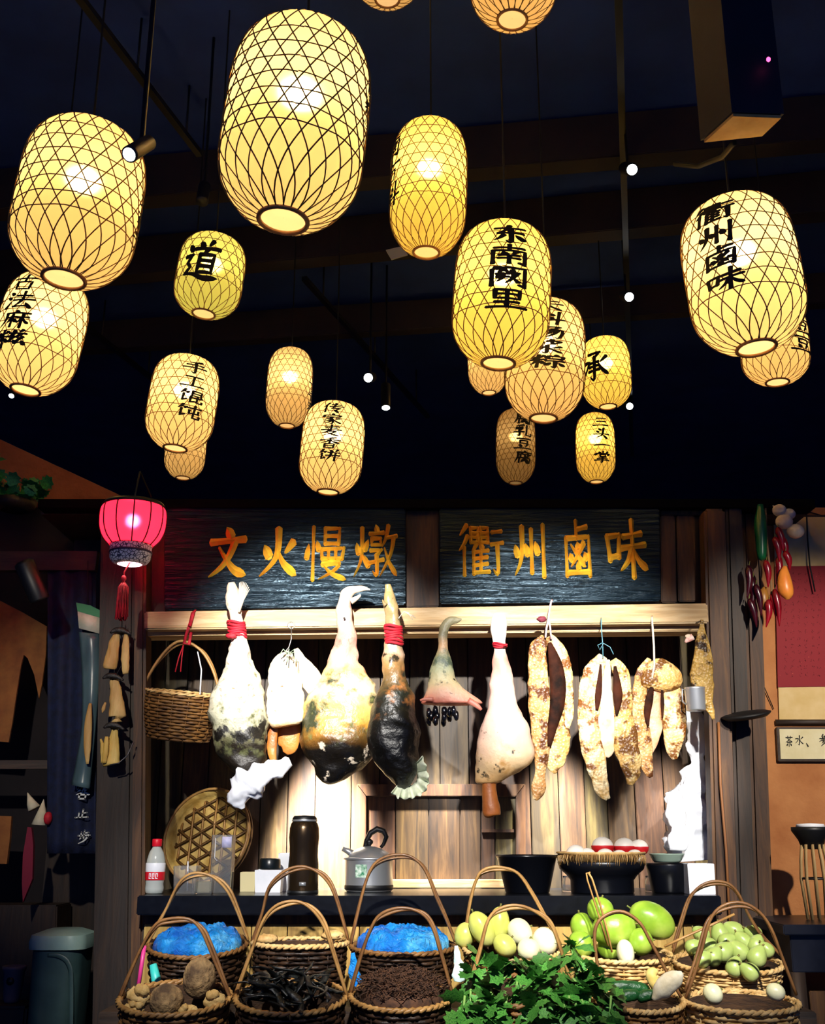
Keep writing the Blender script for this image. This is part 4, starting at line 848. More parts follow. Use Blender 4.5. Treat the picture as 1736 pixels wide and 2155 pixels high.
# pot with kettle-like handle
c = at(776, 4.62); k = kk(776, 4.62); u = hz(1745, 4.62) / 128
r = T('steel_kettle', 'shiny steel kettle with black curved handle and green label', 'kettle', c)
MB().lathe([(a * k, b * u) for a, b in [(1, 0), (46, 0), (49, 3), (50, 8), (50, 62), (51, 66), (48, 70), (40, 80), (25, 88), (12, 92), (1, 93)]], c, 36).build('kettle_body', m_steel, r)
MB().lathe([(a * k, b * u) for a, b in [(50.2, 4), (51.5, 6), (51.5, 12), (50.2, 14)]], c, 36).build('base_ring', m_black, r)
MB().lathe([(a * k, b * u) for a, b in [(50, 64), (54, 66), (54, 69), (50, 70)]], c, 36).build('rim', m_steel, r)
MB().lathe([(a * k, b * u) for a, b in [(3, 92), (5, 96), (8, 99), (8, 104), (4, 107), (.5, 108)]], c, 18).build('knob', m_black, r)
MB().tube([c + V((x * k, 0, y * u)) for x, y in [(-10, 88), (-6, 104), (2, 120), (16, 128), (30, 124), (36, 112), (30, 96), (24, 90)]], [.008, .010, .012, .013, .012, .010, .008, .007], 8).build('handle', m_black, r)
MB().tube([c + V((x * k, -.01, y * u)) for x, y in [(-30, 74), (-44, 82), (-56, 88)]], [.016, .012, .010], 8).build('spout', m_steel, r)
gl = MB()
def lab(u_, v_): a = -.55 + .5 * u_; return c + V((sin(a) * 50.6 * k, -cos(a) * 50.6 * k, (30 + 26 * v_) * u))
gl.grid(lab, 6, 1); gl.build('label', M('green_label', '#1c7a50', '#e0f0e4', scale=60, rough=.4), r)
# little clear bottles between the black tubs
for px, lbl in ((1197, 'small clear jar standing left of the footed black bowl'), (1372, 'small clear jar standing right of the footed black bowl')):
    c = at(px, 4.6); k = kk(px, 4.6)
    one(MB().lathe([(a * k, b * k) for a, b in [(1, 0), (13, 0), (14, 2), (14, 20), (12, 26), (12, 32), (10, 32), (10, 26), (12, 19), (12, 3), (1, 2)]], c, 20), 'glass_jar', m_glass, lbl, 'jar')
# black tubs
m_tub = M('black_ceramic', '#090b12', rough=.28)
def bowl(prof, px, Y, label, name='black_bowl', nm='bowl_body', n=36):
    c = at(px, Y); k = kk(px, Y); r = T(name, label, 'bowl', c); MB().lathe([(a * k, b * k) for a, b in prof], c, n).build(nm, m_tub, r); return r, c, k
r, c, k = bowl([(1, 0), (44, 0), (46, 2), (63, 70), (66, 72), (66, 76), (62, 76), (60, 72), (43, 6), (1, 5)], 1110, 4.52, 'large straight-sided black tub left of the red-and-white eggs')
r, c, k = bowl([(1, 0), (64, 0), (66, 3), (66, 26), (74, 36), (88, 48), (92, 62), (90, 64), (84, 62), (70, 42), (1, 36)], 1268, 4.50, 'footed black bowl carrying the flat egg basket')
# flat basket of wrapped eggs on the bowl
r = T('egg_basket', 'shallow split-bamboo basket with fringe on the footed black bowl', 'basket', c + V((0, 0, 62 * k)))
cb = c + V((0, 0, 63 * k))
MB().lathe([(.001, 0), (80 * k, 0), (88 * k, 14 * k), (94 * k, 17 * k), (93 * k, 20 * k), (86 * k, 18 * k), (78 * k, 4 * k), (.001, 4 * k)], cb, 44).build('basket_dish', m_wick, r)
for j in range(70):
    a = pi + pi * (j + R.random() * .6) / 70; rr = 90 * k
    p = cb + V((cos(a) * rr, sin(a) * rr, 16 * k)); L = R.uniform(14, 24) * k
    MB().tube([p, p + V((cos(a) * .006, sin(a) * .006, -L * .5)), p + V((cos(a) * .002, sin(a) * .002, -L))], R.uniform(.002, .004), 4, flat=.4).build('splint', m_cane if j % 3 else m_wick, r)
EG = 'red-wrapped white eggs in the flat basket'
m_egg = M('egg_shell', '#f2ece0', rough=.45); m_wrap = M('red_wrap', '#c8141e', rough=.5)
eggs = [(1212, 1797, 21, 'egg at the left end of the flat basket, lying low', 1), (1236, 1802, 19, 'plain egg second from left in the flat basket', 0), (1268, 1782, 23, 'biggest red-based egg, heaped highest', 1), (1274, 1804, 20, 'plain white egg below the biggest egg', 0), (1314, 1783, 22, 'red-based egg right of the biggest one', 1), (1345, 1784, 19, 'red-based egg at the right end of the basket', 1), (1336, 1804, 18, 'plain egg low at the right in the flat basket', 0), (1304, 1805, 18, 'plain egg low at the middle of the flat basket', 0)]
for i, (x, y, rr, lbl, red) in enumerate(eggs):
    Y = 4.50 + (.03 if y < 1795 else -.05); p = P(x, y, Y); rm = rr * K(x, y, Y)
    e = T('wrapped_egg' if red else 'egg', lbl, 'egg', p - V((0, 0, rm * .85)), EG)
    MB().blob(p, (rm, rm, rm * .88), .0, 1, i, 22, 14).build('shell', m_egg, e)
    if red: MB().lathe([(rm * .45, -rm * .82), (rm * .80, -rm * .58), (rm * 1.0, -rm * .30), (rm * 1.05, rm * .02), (rm * 1.05, rm * .10), (rm * 1.0, rm * .12)], p, 22).build('red_wrapper', m_wrap, e)
r, c, k = bowl([(1, 0), (34, 0), (36, 4), (42, 40), (45, 56), (44, 60), (40, 58), (33, 8), (1, 6)], 1408, 4.50, 'small black pot right of the egg basket')
cb = c + V((0, 0, 61 * k)); r = T('green_dish', 'small grey-green dish on the small black pot', 'dish', cb)
MB().lathe([(a * k, b * k) for a, b in [(1, 0), (26, 0), (30, 4), (36, 16), (38, 18), (35, 18), (28, 6), (1, 4)]], cb, 28).build('dish_body', M('celadon', '#9ab0a0', rough=.3), r)
for j in range(7):
    a = j * .9; MB().blob(cb + V((cos(a) * 20 * k, sin(a) * 20 * k, 12 * k)), (.016, .014, .008), .4, 3, j, 10, 6).build('dried_herb', M('dark_herb', '#1c2a1a', '#2e3c24', scale=30, rough=.8) if j == 0 else bpy.data.materials['dark_herb'], r)
r, c, k, H = tub('white_box', 'white plastic box at the right end of the worktop', 1472, 27, 28, 1817, 4.42, m_white, 'box')
# ------------------------------------------------------------------ stepped stand with baskets of produce
zs1 = P(868, 1985, 4.02).z - .19; zs0 = P(868, 2105, 3.62).z - .20
r = T('display_stand', 'dark stepped wooden stand under the produce baskets', 'stand', (.2, 3.9, 0))
MB().box((-1.01, 3.40, zs0 - .04), (1.36, 3.83, zs0)).build('lower_step', m_stand, r, bev=.004)
MB().box((-1.01, 3.83, zs1 - .04), (1.30, 4.26, zs1)).build('upper_step', m_stand, r, bev=.004)
MB().box((-1.01, 3.84, 0), (1.30, 3.86, zs1 - .04)).build('riser', m_stand, r, smooth=False)
for X in (-.97, .1, 1.25):
    for Y, z in ((3.43, zs0), (4.2, zs1)):
        MB().box((X - .03, Y - .02, 0), (X + .03, Y + .02, z - .04)).build('leg', m_stand, r)
BG = 'handled baskets on the stepped stand'
def basket(px, py, wpx, Y, label, hpts, wm, rimm, canem, tilt=9, dz=None, rows=13, two=.018, hr=.0050, sr=.0034, hdY=0.0, hpts2=None):
    k = K(px, py, Y); c = P(px, py, Y); r1 = wpx * k / 2 * .96; zsh = zs1 if Y > 3.8 else zs0
    h = (c.z - zsh - r1 * .80 * sin(radians(tilt)) - .004) / cos(radians(tilt))
    Mx = Matrix.Translation(c) @ Matrix.Rotation(radians(tilt), 4, 'X') @ Matrix.Translation((0, 0, -h))
    r = T('handled_basket', label, 'basket', V((c.x, c.y, zsh)), BG)
    weave(Mx, r1 * .80, r1 * .97, h, rows, 28, sr).build('woven_wall', wm, r, fix=False)['kind'] = 'stuff'
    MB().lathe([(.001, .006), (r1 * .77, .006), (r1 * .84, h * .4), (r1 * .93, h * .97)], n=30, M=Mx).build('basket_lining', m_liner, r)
    rimring(Mx, r1, h, .0065, tw=22).build('rim', rimm, r)
    for hp in ([hpts] if hpts else []) + ([hpts2] if hpts2 else []):
        handle(hp, Y, hr, two, hdY).build('handle', canem, r)
    return c, r1, Mx, h
BB1 = basket(416, 1988, 214, 4.02, 'brown basket lined with blue plastic, back row far left', [(305, 1992), (345, 1922), (375, 1865), (398, 1845), (425, 1840), (455, 1848), (482, 1875), (502, 1920), (522, 1978)], m_wickd, m_wickm, m_cane)
BB2 = basket(632, 1984, 206, 4.02, 'dark basket with pale braided rim, back row second from left', [(530, 1985), (552, 1920), (567, 1868), (600, 1837), (636, 1826), (667, 1833), (691, 1853), (708, 1890), (733, 1978)], m_wickd, m_wick, m_caned, 0)
BB3 = basket(848, 1992, 226, 4.02, 'dark basket heaped with blue plastic, centre of back row', [(738, 1985), (760, 1890), (778, 1835), (800, 1812), (835, 1802), (868, 1806), (895, 1830), (918, 1885), (938, 1930), (958, 1982)], m_wickd, m_wickm, m_caned, 3)
BB4 = basket(1078, 1995, 214, 4.02, 'basket of yellow-green squash behind the leafy greens', [(976, 1992), (988, 1905), (1003, 1850), (1022, 1832), (1055, 1828), (1090, 1838), (1120, 1880), (1152, 1938), (1180, 1988)], m_wickm, m_wick, m_cane)
BB5 = basket(1310, 2008, 208, 4.02, 'tan basket of green melons with broken upright handle', None, m_wick, m_wick, m_cane, 4, hpts2=None)
BB6 = basket(1530, 2026, 232, 4.02, 'tan basket of pale green pears at the right', [(1416, 2000), (1432, 1945), (1450, 1892), (1472, 1868), (1502, 1858), (1532, 1862), (1552, 1880), (1570, 1915), (1600, 1965), (1643, 2010)], m_wick, m_wick, m_caned, 5)
b5r = [o for o in bpy.data.objects if o.get('label', '').startswith('tan basket of green melons')][0]
MB().tube([P(x, y, 3.90) for x, y in [(1288, 2004), (1276, 1952), (1262, 1900), (1246, 1850), (1238, 1836)]], .009, 6, flat=.4).build('handle', m_cane, b5r)
MB().tube([P(x, y, 3.91) for x, y in [(1280, 1990), (1258, 1920), (1236, 1852), (1234, 1838), (1242, 1836)]], .006, 6, flat=.5).build('handle', m_cane, b5r)
MB().tube([P(x, y, 3.86) for x, y in [(1398, 1992), (1440, 1972), (1500, 1945), (1545, 1924)]], .007, 6, flat=.6).build('loose_cane', m_cane, b5r)
F1 = basket(368, 2100, 240, 3.62, 'front basket of taro and ginger, far left', [(250, 2104), (290, 2010), (325, 1952), (355, 1938), (400, 1937), (425, 1955), (442, 1990), (464, 2045), (486, 2104)], m_wickm, m_cane, m_caned)
F2 = basket(612, 2098, 240, 3.62, 'front basket of black dried strips', [(494, 2098), (530, 2000), (553, 1942), (575, 1915), (602, 1902), (634, 1900), (662, 1916), (684, 1948), (702, 2005), (730, 2096)], m_wickd, m_cane, m_cane)
F3 = basket(844, 2094, 222, 3.62, 'front basket of wiry brown dried moss', [(736, 2092), (760, 2010), (783, 1950), (806, 1925), (846, 1913), (886, 1920), (910, 1947), (928, 2005), (952, 2092)], m_wickd, m_cane, m_caned)
F4 = basket(1098, 2085, 226, 3.62, 'front basket overflowing with leafy greens', [(990, 2070), (1010, 2000), (1028, 1935), (1058, 1913), (1095, 1909), (1130, 1920), (1158, 1942), (1176, 1985), (1206, 2080)], m_wickm, m_wickm, m_cane)
F5 = basket(1352, 2104, 176, 3.62, 'small front basket of cucumbers and pale radish', [(1268, 2098), (1252, 1990), (1256, 1945), (1280, 1924), (1312, 1920), (1346, 1942), (1368, 1980), (1395, 2030), (1434, 2100)], m_wickm, m_wick, m_caned, hr=.005, two=.006)
F6 = basket(1558, 2108, 244, 3.62, 'large tan front basket at the far right with one white bulb', [(1442, 2094), (1470, 2010), (1490, 1940), (1516, 1913), (1556, 1904), (1592, 1917), (1618, 1947), (1642, 2005), (1676, 2094)], m_wick, m_wick, m_caned, 3, two=.03)
# --- blue plastic linings
t = NT('blue_film'); t.set(Roughness=.2); v = t.coord(); t.basecol(t.ramp(t.noise(v, 9, 5), [(.35, rgb('#0a58c8')), (.55, rgb('#1c94ec')), (.7, rgb('#70ccfa'))])); t.bump(t.noise(v, 30, 6, .6, 1.0), 1.0, .03); m_blue = t.m  # palest cyan stop puts the highlights into the film colour
def film(B, ry, seed, up, label, sxx=1.0, cut=0.0):
    c, r1, Mx, h = B; mb = MB(); nu, nv = 90, 24
    for j in range(nv + 1):
        t_ = j / nv
        for i in range(nu):
            a = 2 * pi * i / nu; rr = r1 * .90 * sin(t_ * pi / 2) * sxx
            q = V((cos(a) * rr, sin(a) * rr, 0)); z = up * cos(t_ * pi / 2) ** .6
            n_ = noise.noise(q * 22 + V((seed, seed, 0))); n2 = 1 - 2 * abs(noise.noise(q * 38 + V((0, seed, 3))))
            z += (.018 * n_ + .014 * n2) * (1 - t_ ** 6)
            mb.v.append(Mx @ (q + V((0, 0, h - .012 + z)))) 
    for j in range(nv):
        for i in range(nu): mb.f.append((j * nu + i, j * nu + (i + 1) % nu, (j + 1) * nu + (i + 1) % nu, (j + 1) * nu + i))
    return one(mb, 'blue_plastic', m_blue, label, 'plastic')
film(BB1, 0, 3, .055, 'crumpled blue plastic sheet in the left back basket')
film(BB3, 0, 8, .065, 'crumpled blue plastic sheet mounded in the centre back basket')
one(MB().sweep([(742, 2005, 4), (744, 2030, 8), (746, 2055, 12), (752, 2080, 14), (748, 2092, 5)], 3.86, .6, 16, 6, .02, 30, 2), 'blue_plastic', m_blue, 'blue plastic tail hanging between the two middle front baskets', 'plastic')
one(MB().sweep([(960, 1990, 3), (962, 2020, 9), (964, 2050, 14), (962, 2066, 8)], 3.80, .5, 16, 6, .012, 30, 5), 'plastic_bag', M('mint_plastic', '#c8f0e8', '#e8fff8', scale=20, rough=.3), 'pale mint plastic corner beside the leafy greens', 'bag')
one(MB().tube([P(304, 1990, 3.84), P(298, 2030, 3.83), P(290, 2085, 3.82)], .007, 8), 'pink_stick', M('pink_plastic', '#d83a8a', rough=.4), 'bright pink stick beside the taro basket', 'stick')
one(MB().tube([P(322, 2030, 3.84), P(328, 2060, 3.83), P(332, 2090, 3.82)], [.012, .016, .014], 8), 'teal_bottle', M('teal_plastic', '#3ac8c0', rough=.4), 'small teal plastic piece behind the taro', 'plastic')
# --- food in the front row
m_taro = M('taro_skin', '#4a3622', '#a8885a', scale=16, rough=.85, bump=1.0, bscale=70); m_ging = M('ginger_skin', '#b08a4a', '#d8b878', scale=14, rough=.7, bump=.6)
TG = 'roots in the taro basket'
for x, y, rx, ry, mt, lb, nm, ct in ((420, 2058, 35, 41, m_taro, 'big round taro on top, right of the heap', 'taro', 'taro'), (350, 2106, 36, 33, m_taro, 'big dark taro at the front of the heap', 'taro', 'taro')):
    p = P(x, y, 3.58 if y > 2080 else 3.64); k = K(x, y, 3.6); one(MB().blob(p, (rx * k, rx * k, ry * k), .07, 2.2, x, 26, 16), nm, mt, lb, ct, TG)
for x, y, s_, lb in ((292, 2098, 26, 'knobbly ginger root at the left rim of the taro basket'), (283, 2124, 20, 'small ginger root at the front left rim'), (452, 2106, 22, 'ginger root at the right rim of the taro basket'), (396, 2130, 18, 'little ginger knob at the front of the taro basket')):
    k = K(x, y, 3.56); mb = MB(); rr = random.Random(x)
    mb.blob(P(x, y, 3.56), (s_ * k, s_ * k * .7, s_ * k * .8), .35, 2.5, x, 22, 14)
    r = T('ginger_root', lb, 'ginger', mb.base(), TG); mb.build('root', m_ging, r)
    for j in range(3):
        a = rr.uniform(0, 6.28); MB().blob(P(x + cos(a) * s_ * .75, y - abs(sin(a)) * s_ * .6, 3.545), (s_ * k * .45,) * 3, .25, 3, j + x, 14, 9).build('knob', m_ging, r)
# black dried strips
m_kelp = M('dried_kelp', '#07080a', '#1a1e1c', scale=18, rough=.38, bump=.5)
kel = []
for j in range(4):
    mb = MB(); rr = random.Random(j + 40); L = .11 + .03 * j; pts = [V((-L / 2 + L * i / 7, .012 * sin(i * 1.1 + j), .010 * sin(i * .9 + j * 2))) for i in range(8)]
    mb.tube(pts, [.004] + [.011 + .003 * sin(i * 2 + j) for i in range(6)] + [.003], 6, flat=.3); o = mb.build('dried_strip', m_kelp); kel.append(o)
c, r1, Mx, h = F2; used = set()
for j in range(44):
    rr = random.Random(j + 5); o = kel[j % 4]
    if j >= 4: o = o.copy(); col.objects.link(o)
    a = rr.uniform(0, 6.28); q = sqrt(rr.random()) * r1 * .74; lev = .085 * (1 - (q / r1) ** 2)
    o.location = Mx @ V((cos(a) * q, sin(a) * q, h - .012 + lev * rr.uniform(.3, 1.15))); o.rotation_euler = (rr.uniform(-.5, .5), rr.uniform(-.45, .45), rr.uniform(0, 3.14))
    tag(o, 'black leathery dried strip heaped in the front basket', 'dried food', 'dried strips in the front basket')
# brown moss: an uncountable tangle
mb = MB(); c, r1, Mx, h = F3; rr = random.Random(11)
mb.blob(Mx @ V((0, 0, h - .02)), (r1 * .84, r1 * .84, .075), .15, 4, 5, 26, 12)
for j in range(900):
    a = rr.uniform(0, 6.28); q = sqrt(rr.random()) * r1 * .82; z = .078 * sqrt(max(0, 1 - (q / r1) ** 2))
    p = V((cos(a) * q, sin(a) * q, h - .018 + z)); pts = [p]
    for i in range(3): p = p + V((rr.uniform(-.016, .016), rr.uniform(-.016, .016), rr.uniform(-.006, .009))); pts.append(p)
    mb.tube([Mx @ w_ for w_ in pts], .0014, 3, caps=False)
o = one(mb, 'dried_moss', M('dried_moss_brown', '#2e1a0e', '#5a3820', scale=60, rough=.85), 'wiry tangle of brown dried moss in the front basket', 'dried food', fix=False); o['kind'] = 'stuff'
# pale lid things in the second back basket
for x, y, lb in ((700, 1968, 'pale bun-like bundle at the right rim of the dark basket'), (560, 1976, 'pale straw bundle at the left rim of the dark basket')):
    k = K(x, y, 4.0); one(MB().blob(P(x, y, 4.02), (24 * k, 18 * k, 10 * k), .3, 3, x, 20, 10), 'straw_bundle', m_wick, lb, 'bundle')
m_bundle = M('dark_dried_mushroom', '#1c120c', '#382418', scale=20, rough=.8)
c, r1, Mx, h = BB2
for j in range(16):
    a = j * 2.4; q = r1 * .78 * sqrt((j + .5) / 16)
    one(MB().blob(Mx @ V((cos(a) * q, sin(a) * q, h - .05)), (.03, .03, .016), .25, 3, j, 14, 8), 'dried_mushroom', m_bundle, 'dark dried mushroom inside the pale-rimmed dark basket', 'mushroom', 'dried mushrooms in the dark back basket')
# --- fruit
def fmat(name, a, b, c_): 
    t = NT(name); t.set(Roughness=.32, Coat_Weight=.2); v = t.coord(); t.basecol(t.ramp(t.noise(v, 6, 4), [(.3, rgb(a)), (.5, rgb(b)), (.7, rgb(c_))])); t.bump(t.noise(v, 40, 3), .12); return t.m
m_mel = fmat('melon_skin', '#5a8420', '#86a830', '#b4c85a'); m_sq = fmat('squash_skin', '#a8b43c', '#d0d468', '#e8e498'); m_pear = fmat('pear_skin', '#8aa248', '#a8bc66', '#c4d08c'); m_pale = fmat('pale_squash', '#d8d89c', '#ecebc0', '#f6f4d8'); m_stem = M('fruit_stem', '#5a6a24', '#7a6a34', scale=30, rough=.7)
def fruit(x, y, rx, ry, Y, mt, name, lb, ct, grp, ang=0, pear=0, stem=1):
    k = K(x, y, Y); p = P(x, y, Y); mb = MB(); n, m_ = 24, 14; A = Matrix.Rotation(radians(ang), 3, 'Y')
    for i in range(m_ + 1):
        th = pi * i / m_; z = cos(th)
        w_ = sin(th) * (1 - pear * (z + .15) * .45) if pear else sin(th) ** .95
        for j in range(n):
            a = 2 * pi * j / n; rib = 1 + .018 * cos(5 * a)
            mb.v.append(p + A @ V((cos(a) * w_ * rx * rib, sin(a) * w_ * rx * rib, z * ry)) * k)
    mb.f += [(i * n + j, (i + 1) * n + j, (i + 1) * n + (j + 1) % n, i * n + (j + 1) % n) for i in range(m_) for j in range(n)]
    r = T(name, lb, ct, mb.base(), grp); mb.build('fruit_body', mt, r)
    if stem:
        q0 = p + A @ V((0, 0, ry * .97)) * k; q1 = p + A @ V((1.5, -1, ry * 1.18)) * k; MB().tube([q0, (q0 + q1) / 2 + V((.001, 0, 0)), q1], [.004, .003, .0035], 6).build('stem', m_stem, r)
SG = 'yellow-green squash behind the greens'
for a in ((978, 1968, 22, 26, 4.02, m_sq, 'squash', 'small squash at the left rim of the squash basket', 'squash', SG, 20), (1014, 1955, 24, 38, 3.98, m_sq, 'squash', 'tapering yellow-green squash leaning left in its basket', 'squash', SG, -30), (1050, 1946, 22, 36, 4.0, m_sq, 'squash', 'upright oval squash, tallest in its basket', 'squash', SG, 5), (1094, 1962, 30, 25, 3.98, m_pale, 'squash', 'pale cream squash right of the upright one', 'squash', SG, 60), (1146, 1982, 30, 25, 3.97, m_pale, 'squash', 'pale cream squash at the right rim of its basket', 'squash', SG, 75), (1062, 1990, 26, 22, 3.90, m_sq, 'squash', 'dull squash low in front of the upright one', 'squash', SG, 40), (1112, 1998, 24, 22, 3.9, m_pale, 'squash', 'pale squash low against the leafy greens', 'squash', SG, 10)):
    fruit(*a)
MG = 'green melons in the tan basket'
for a in ((1263, 1914, 28, 25, 4.02, m_mel, 'melon', 'small round melon on top by the broken handle', 'melon', MG, 10), (1226, 1952, 26, 30, 4.06, m_mel, 'melon', 'oval melon at the upper left of the melon heap', 'melon', MG, -15), (1222, 1988, 29, 26, 3.98, m_mel, 'melon', 'round melon at the lower left of the melon heap', 'melon', MG, 70), (1292, 1954, 38, 46, 3.97, m_mel, 'melon', 'large smooth melon at the front of the heap', 'melon', MG, 78), (1372, 1937, 35, 50, 4.04, m_mel, 'melon', 'longest melon, lying at the upper right', 'melon', MG, -62), (1348, 1982, 28, 26, 3.93, m_mel, 'melon', 'half-hidden melon below the longest one', 'melon', MG, 80), (1316, 2006, 28, 18, 3.90, m_pale, 'melon', 'pale melon sunk behind the tan rim', 'melon', MG, 85), (1282, 1996, 26, 24, 4.0, m_mel, 'melon', 'dark-shaded melon deep in the middle', 'melon', MG, 30)):
    fruit(*a)
PG = 'pale green pears heaped at the right'
pears = [(1474, 1966, 20), (1488, 1990, 22), (1514, 1964, 23), (1542, 1958, 23), (1562, 1980, 22), (1584, 1964, 20), (1592, 1988, 22), (1502, 2012, 22), (1524, 2002, 24), (1552, 2000, 24), (1594, 2012, 24), (1546, 2034, 22), (1576, 2044, 22), (1480, 2018, 20), (1460, 1992, 19), (1612, 1998, 18), (1530, 1980, 20)]
ORD = ['first', 'second', 'third', 'fourth', 'fifth', 'sixth', 'seventh', 'eighth', 'ninth', 'tenth', 'eleventh', 'twelfth', 'thirteenth', 'fourteenth', 'fifteenth', 'sixteenth', 'seventeenth', 'eighteenth']
def prow(y): return 'top' if y < 1970 else 'second' if y < 1995 else 'third' if y < 2025 else 'lowest'
for i, (x, y, rr_) in enumerate(pears):
    od = sorted(q[0] for q in pears if prow(q[1]) == prow(y)).index(x)
    fruit(x, y, rr_ * .86, rr_ * 1.0, 4.10 - (y - 1955) * .0032, m_pear, 'pear', 'pale green pear, %s from left in the %s row of the heap' % (ORD[od], prow(y)), 'pear', PG, R.uniform(-70, 70), .55)
m_cuc = M('cucumber_skin', '#0e3a1a', '#1e5a2a', scale=20, rough=.35, bump=.5, bscale=60)
CG = 'cucumbers in the small front basket'
for x0, y0, x1, y1, w_, lb in ((1284, 2078, 1368, 2084, 13, 'long dark cucumber at the back of the small basket'), (1286, 2104, 1346, 2096, 13, 'dark cucumber at the front left of the small basket'), (1340, 2102, 1384, 2096, 12, 'short dark cucumber tip under the radish')):
    mb = MB().sweep([(x0, y0, 3), (x0 + (x1 - x0) * .12, y0 - 2, w_ * .85), ((x0 + x1) / 2, (y0 + y1) / 2 - 4, w_), (x0 + (x1 - x0) * .88, y1 - 2, w_ * .8), (x1, y1, 3)], 3.55 if y0 > 2090 else 3.62, 1, 14, 4, .002, 60, x0)
    one(mb, 'cucumber', m_cuc, lb, 'cucumber', CG)
m_rad = M('radish_skin', '#d8c8a0', '#f0e8d0', scale=14, rough=.6, bump=.3)
one(MB().sweep([(1374, 2104, 5), (1388, 2088, 17), (1405, 2070, 20), (1424, 2056, 16), (1436, 2048, 6)], 3.50, 1, 18, 4, .006, 20, 3), 'radish', m_rad, 'thick pale radish lying across the small basket', 'radish')
one(MB().sweep([(1384, 2092, 4), (1378, 2074, 12), (1372, 2060, 14), (1374, 2048, 12), (1384, 2044, 4)], 3.60, 1, 16, 4, .006, 20, 6), 'radish', M('yellow_root', '#d8b858', '#ead488', scale=14, rough=.6), 'short yellow root behind the pale radish', 'root')
fruit(1632, 2088, 20, 18, 3.55, m_pale, 'white_bulb', 'single white bulb at the right rim of the front basket', 'onion', None, 20)
fruit(1500, 2092, 22, 20, 3.62, m_pale, 'white_bulb', 'pale bulb sunk at the left of the tan front basket', 'onion', None, 60)
# --- leafy greens: each sprig a thing, each leaf a part
m_leaf = M('celery_leaf', '#1c5a20', '#5a9a3e', scale=22, rough=.32, bump=.3, rand=.35); m_stalk = M('green_stalk', '#5a8a34', '#86b05a', scale=20, rough=.5)
lm = []
for j in range(3):      # lobed leaf with a folded midrib
    mb = MB(); out = [(0, 0), (.10, .07), (.13, .20), (.26, .26), (.22, .40), (.34, .52), (.22, .62), (.26, .78), (.10, .84), (0, 1.0)]
    L = [V((-x * (1 + .1 * j), y, .10 * x + .12 * sin(y * 3 + j) * y)) for x, y in out]; Q = [V((x * (1 + .1 * j), y, .14 * x + .12 * sin(y * 3 + j) * y)) for x, y in out]; C = [V((0, y, .12 * sin(y * 3 + j) * y)) for x, y in out]
    n = len(out); mb.add(L + C + Q, [f for i in range(n - 1) for f in ((i, i + 1, n + i + 1, n + i), (n + i, n + i + 1, 2 * n + i + 1, 2 * n + i))])
    me = bpy.data.meshes.new('leaf'); me.from_pydata([tuple(v_) for v_ in mb.v], [], mb.f); me.materials.append(m_leaf); me.polygons.foreach_set('use_smooth', [True] * len(me.polygons)); lm.append(me)
def sprig(x, y, x2, y2, Y, Y2, n, seed, lb, s0=.066):
    rr = random.Random(seed); a = P(x, y, Y); e = P(x2, y2, Y2); d = e - a
    r = T('leafy_sprig', lb, 'greens', a, 'sprigs of leafy greens in the front basket')
    pts = [a + d * t_ + V((0, 0, -.02 * sin(pi * t_))) for t_ in (0, .33, .66, 1)]
    MB().tube(pts, [.004, .0035, .003, .002], 5).build('stalk', m_stalk, r)
    for i in range(n):
        t_ = .25 + .75 * (i + 1) / n; p = a + d * min(t_, 1)
        o = bpy.data.objects.new('leaf', lm[rr.randrange(3)]); col.objects.link(o); o.parent = r
        s_ = s0 * rr.uniform(.7, 1.25); o.scale = (s_ * 1.0, s_ * 1.15, s_); o.location = p - ORG[r.name]
        dirv = (d.normalized() * .5 + V((rr.uniform(-1, 1), rr.uniform(-.9, .3), rr.uniform(-.6, .6)))).normalized()
        qt = dirv.to_track_quat('Y', 'Z'); o.rotation_mode = 'QUATERNION'
        from mathutils import Quaternion
        o.rotation_quaternion = qt @ Quaternion((0, 1, 0), rr.uniform(-.9, .9))
rr = random.Random(21); sp = []
for i in range(46):
    fx = rr.random(); x = 985 + 285 * fx; y = 1998 + rr.random() ** 1.1 * 135
    edge = abs(fx - .5) * 2
    x2 = x + rr.uniform(-34, 34); y2 = y + rr.uniform(-25, 48) + 25 * edge
    Y = 3.70 - (y - 1998) * .0021 + rr.uniform(-.03, .03)
    sp.append((x, y, x2, y2, Y, 'top' if y < 2025 else 'upper middle' if y < 2055 else 'lower middle' if y < 2090 else 'front'))
for i, (x, y, x2, y2, Y, row) in enumerate(sp):
    od = sorted(q[0] for q in sp if q[5] == row).index(x)
    sprig(x, y, x2, y2, Y, Y - .03, 7, i, 'leafy green sprig, %s from left in the %s of the heap' % (ORD[od], row))
for i in range(8):
    x = 968 + i * 44; sprig(x + 10, 2095, x, 2160 + (i % 3) * 12, 3.46, 3.43, 7, 100 + i, 'leafy sprig drooping over the basket front, %s from left' % ORD[i])
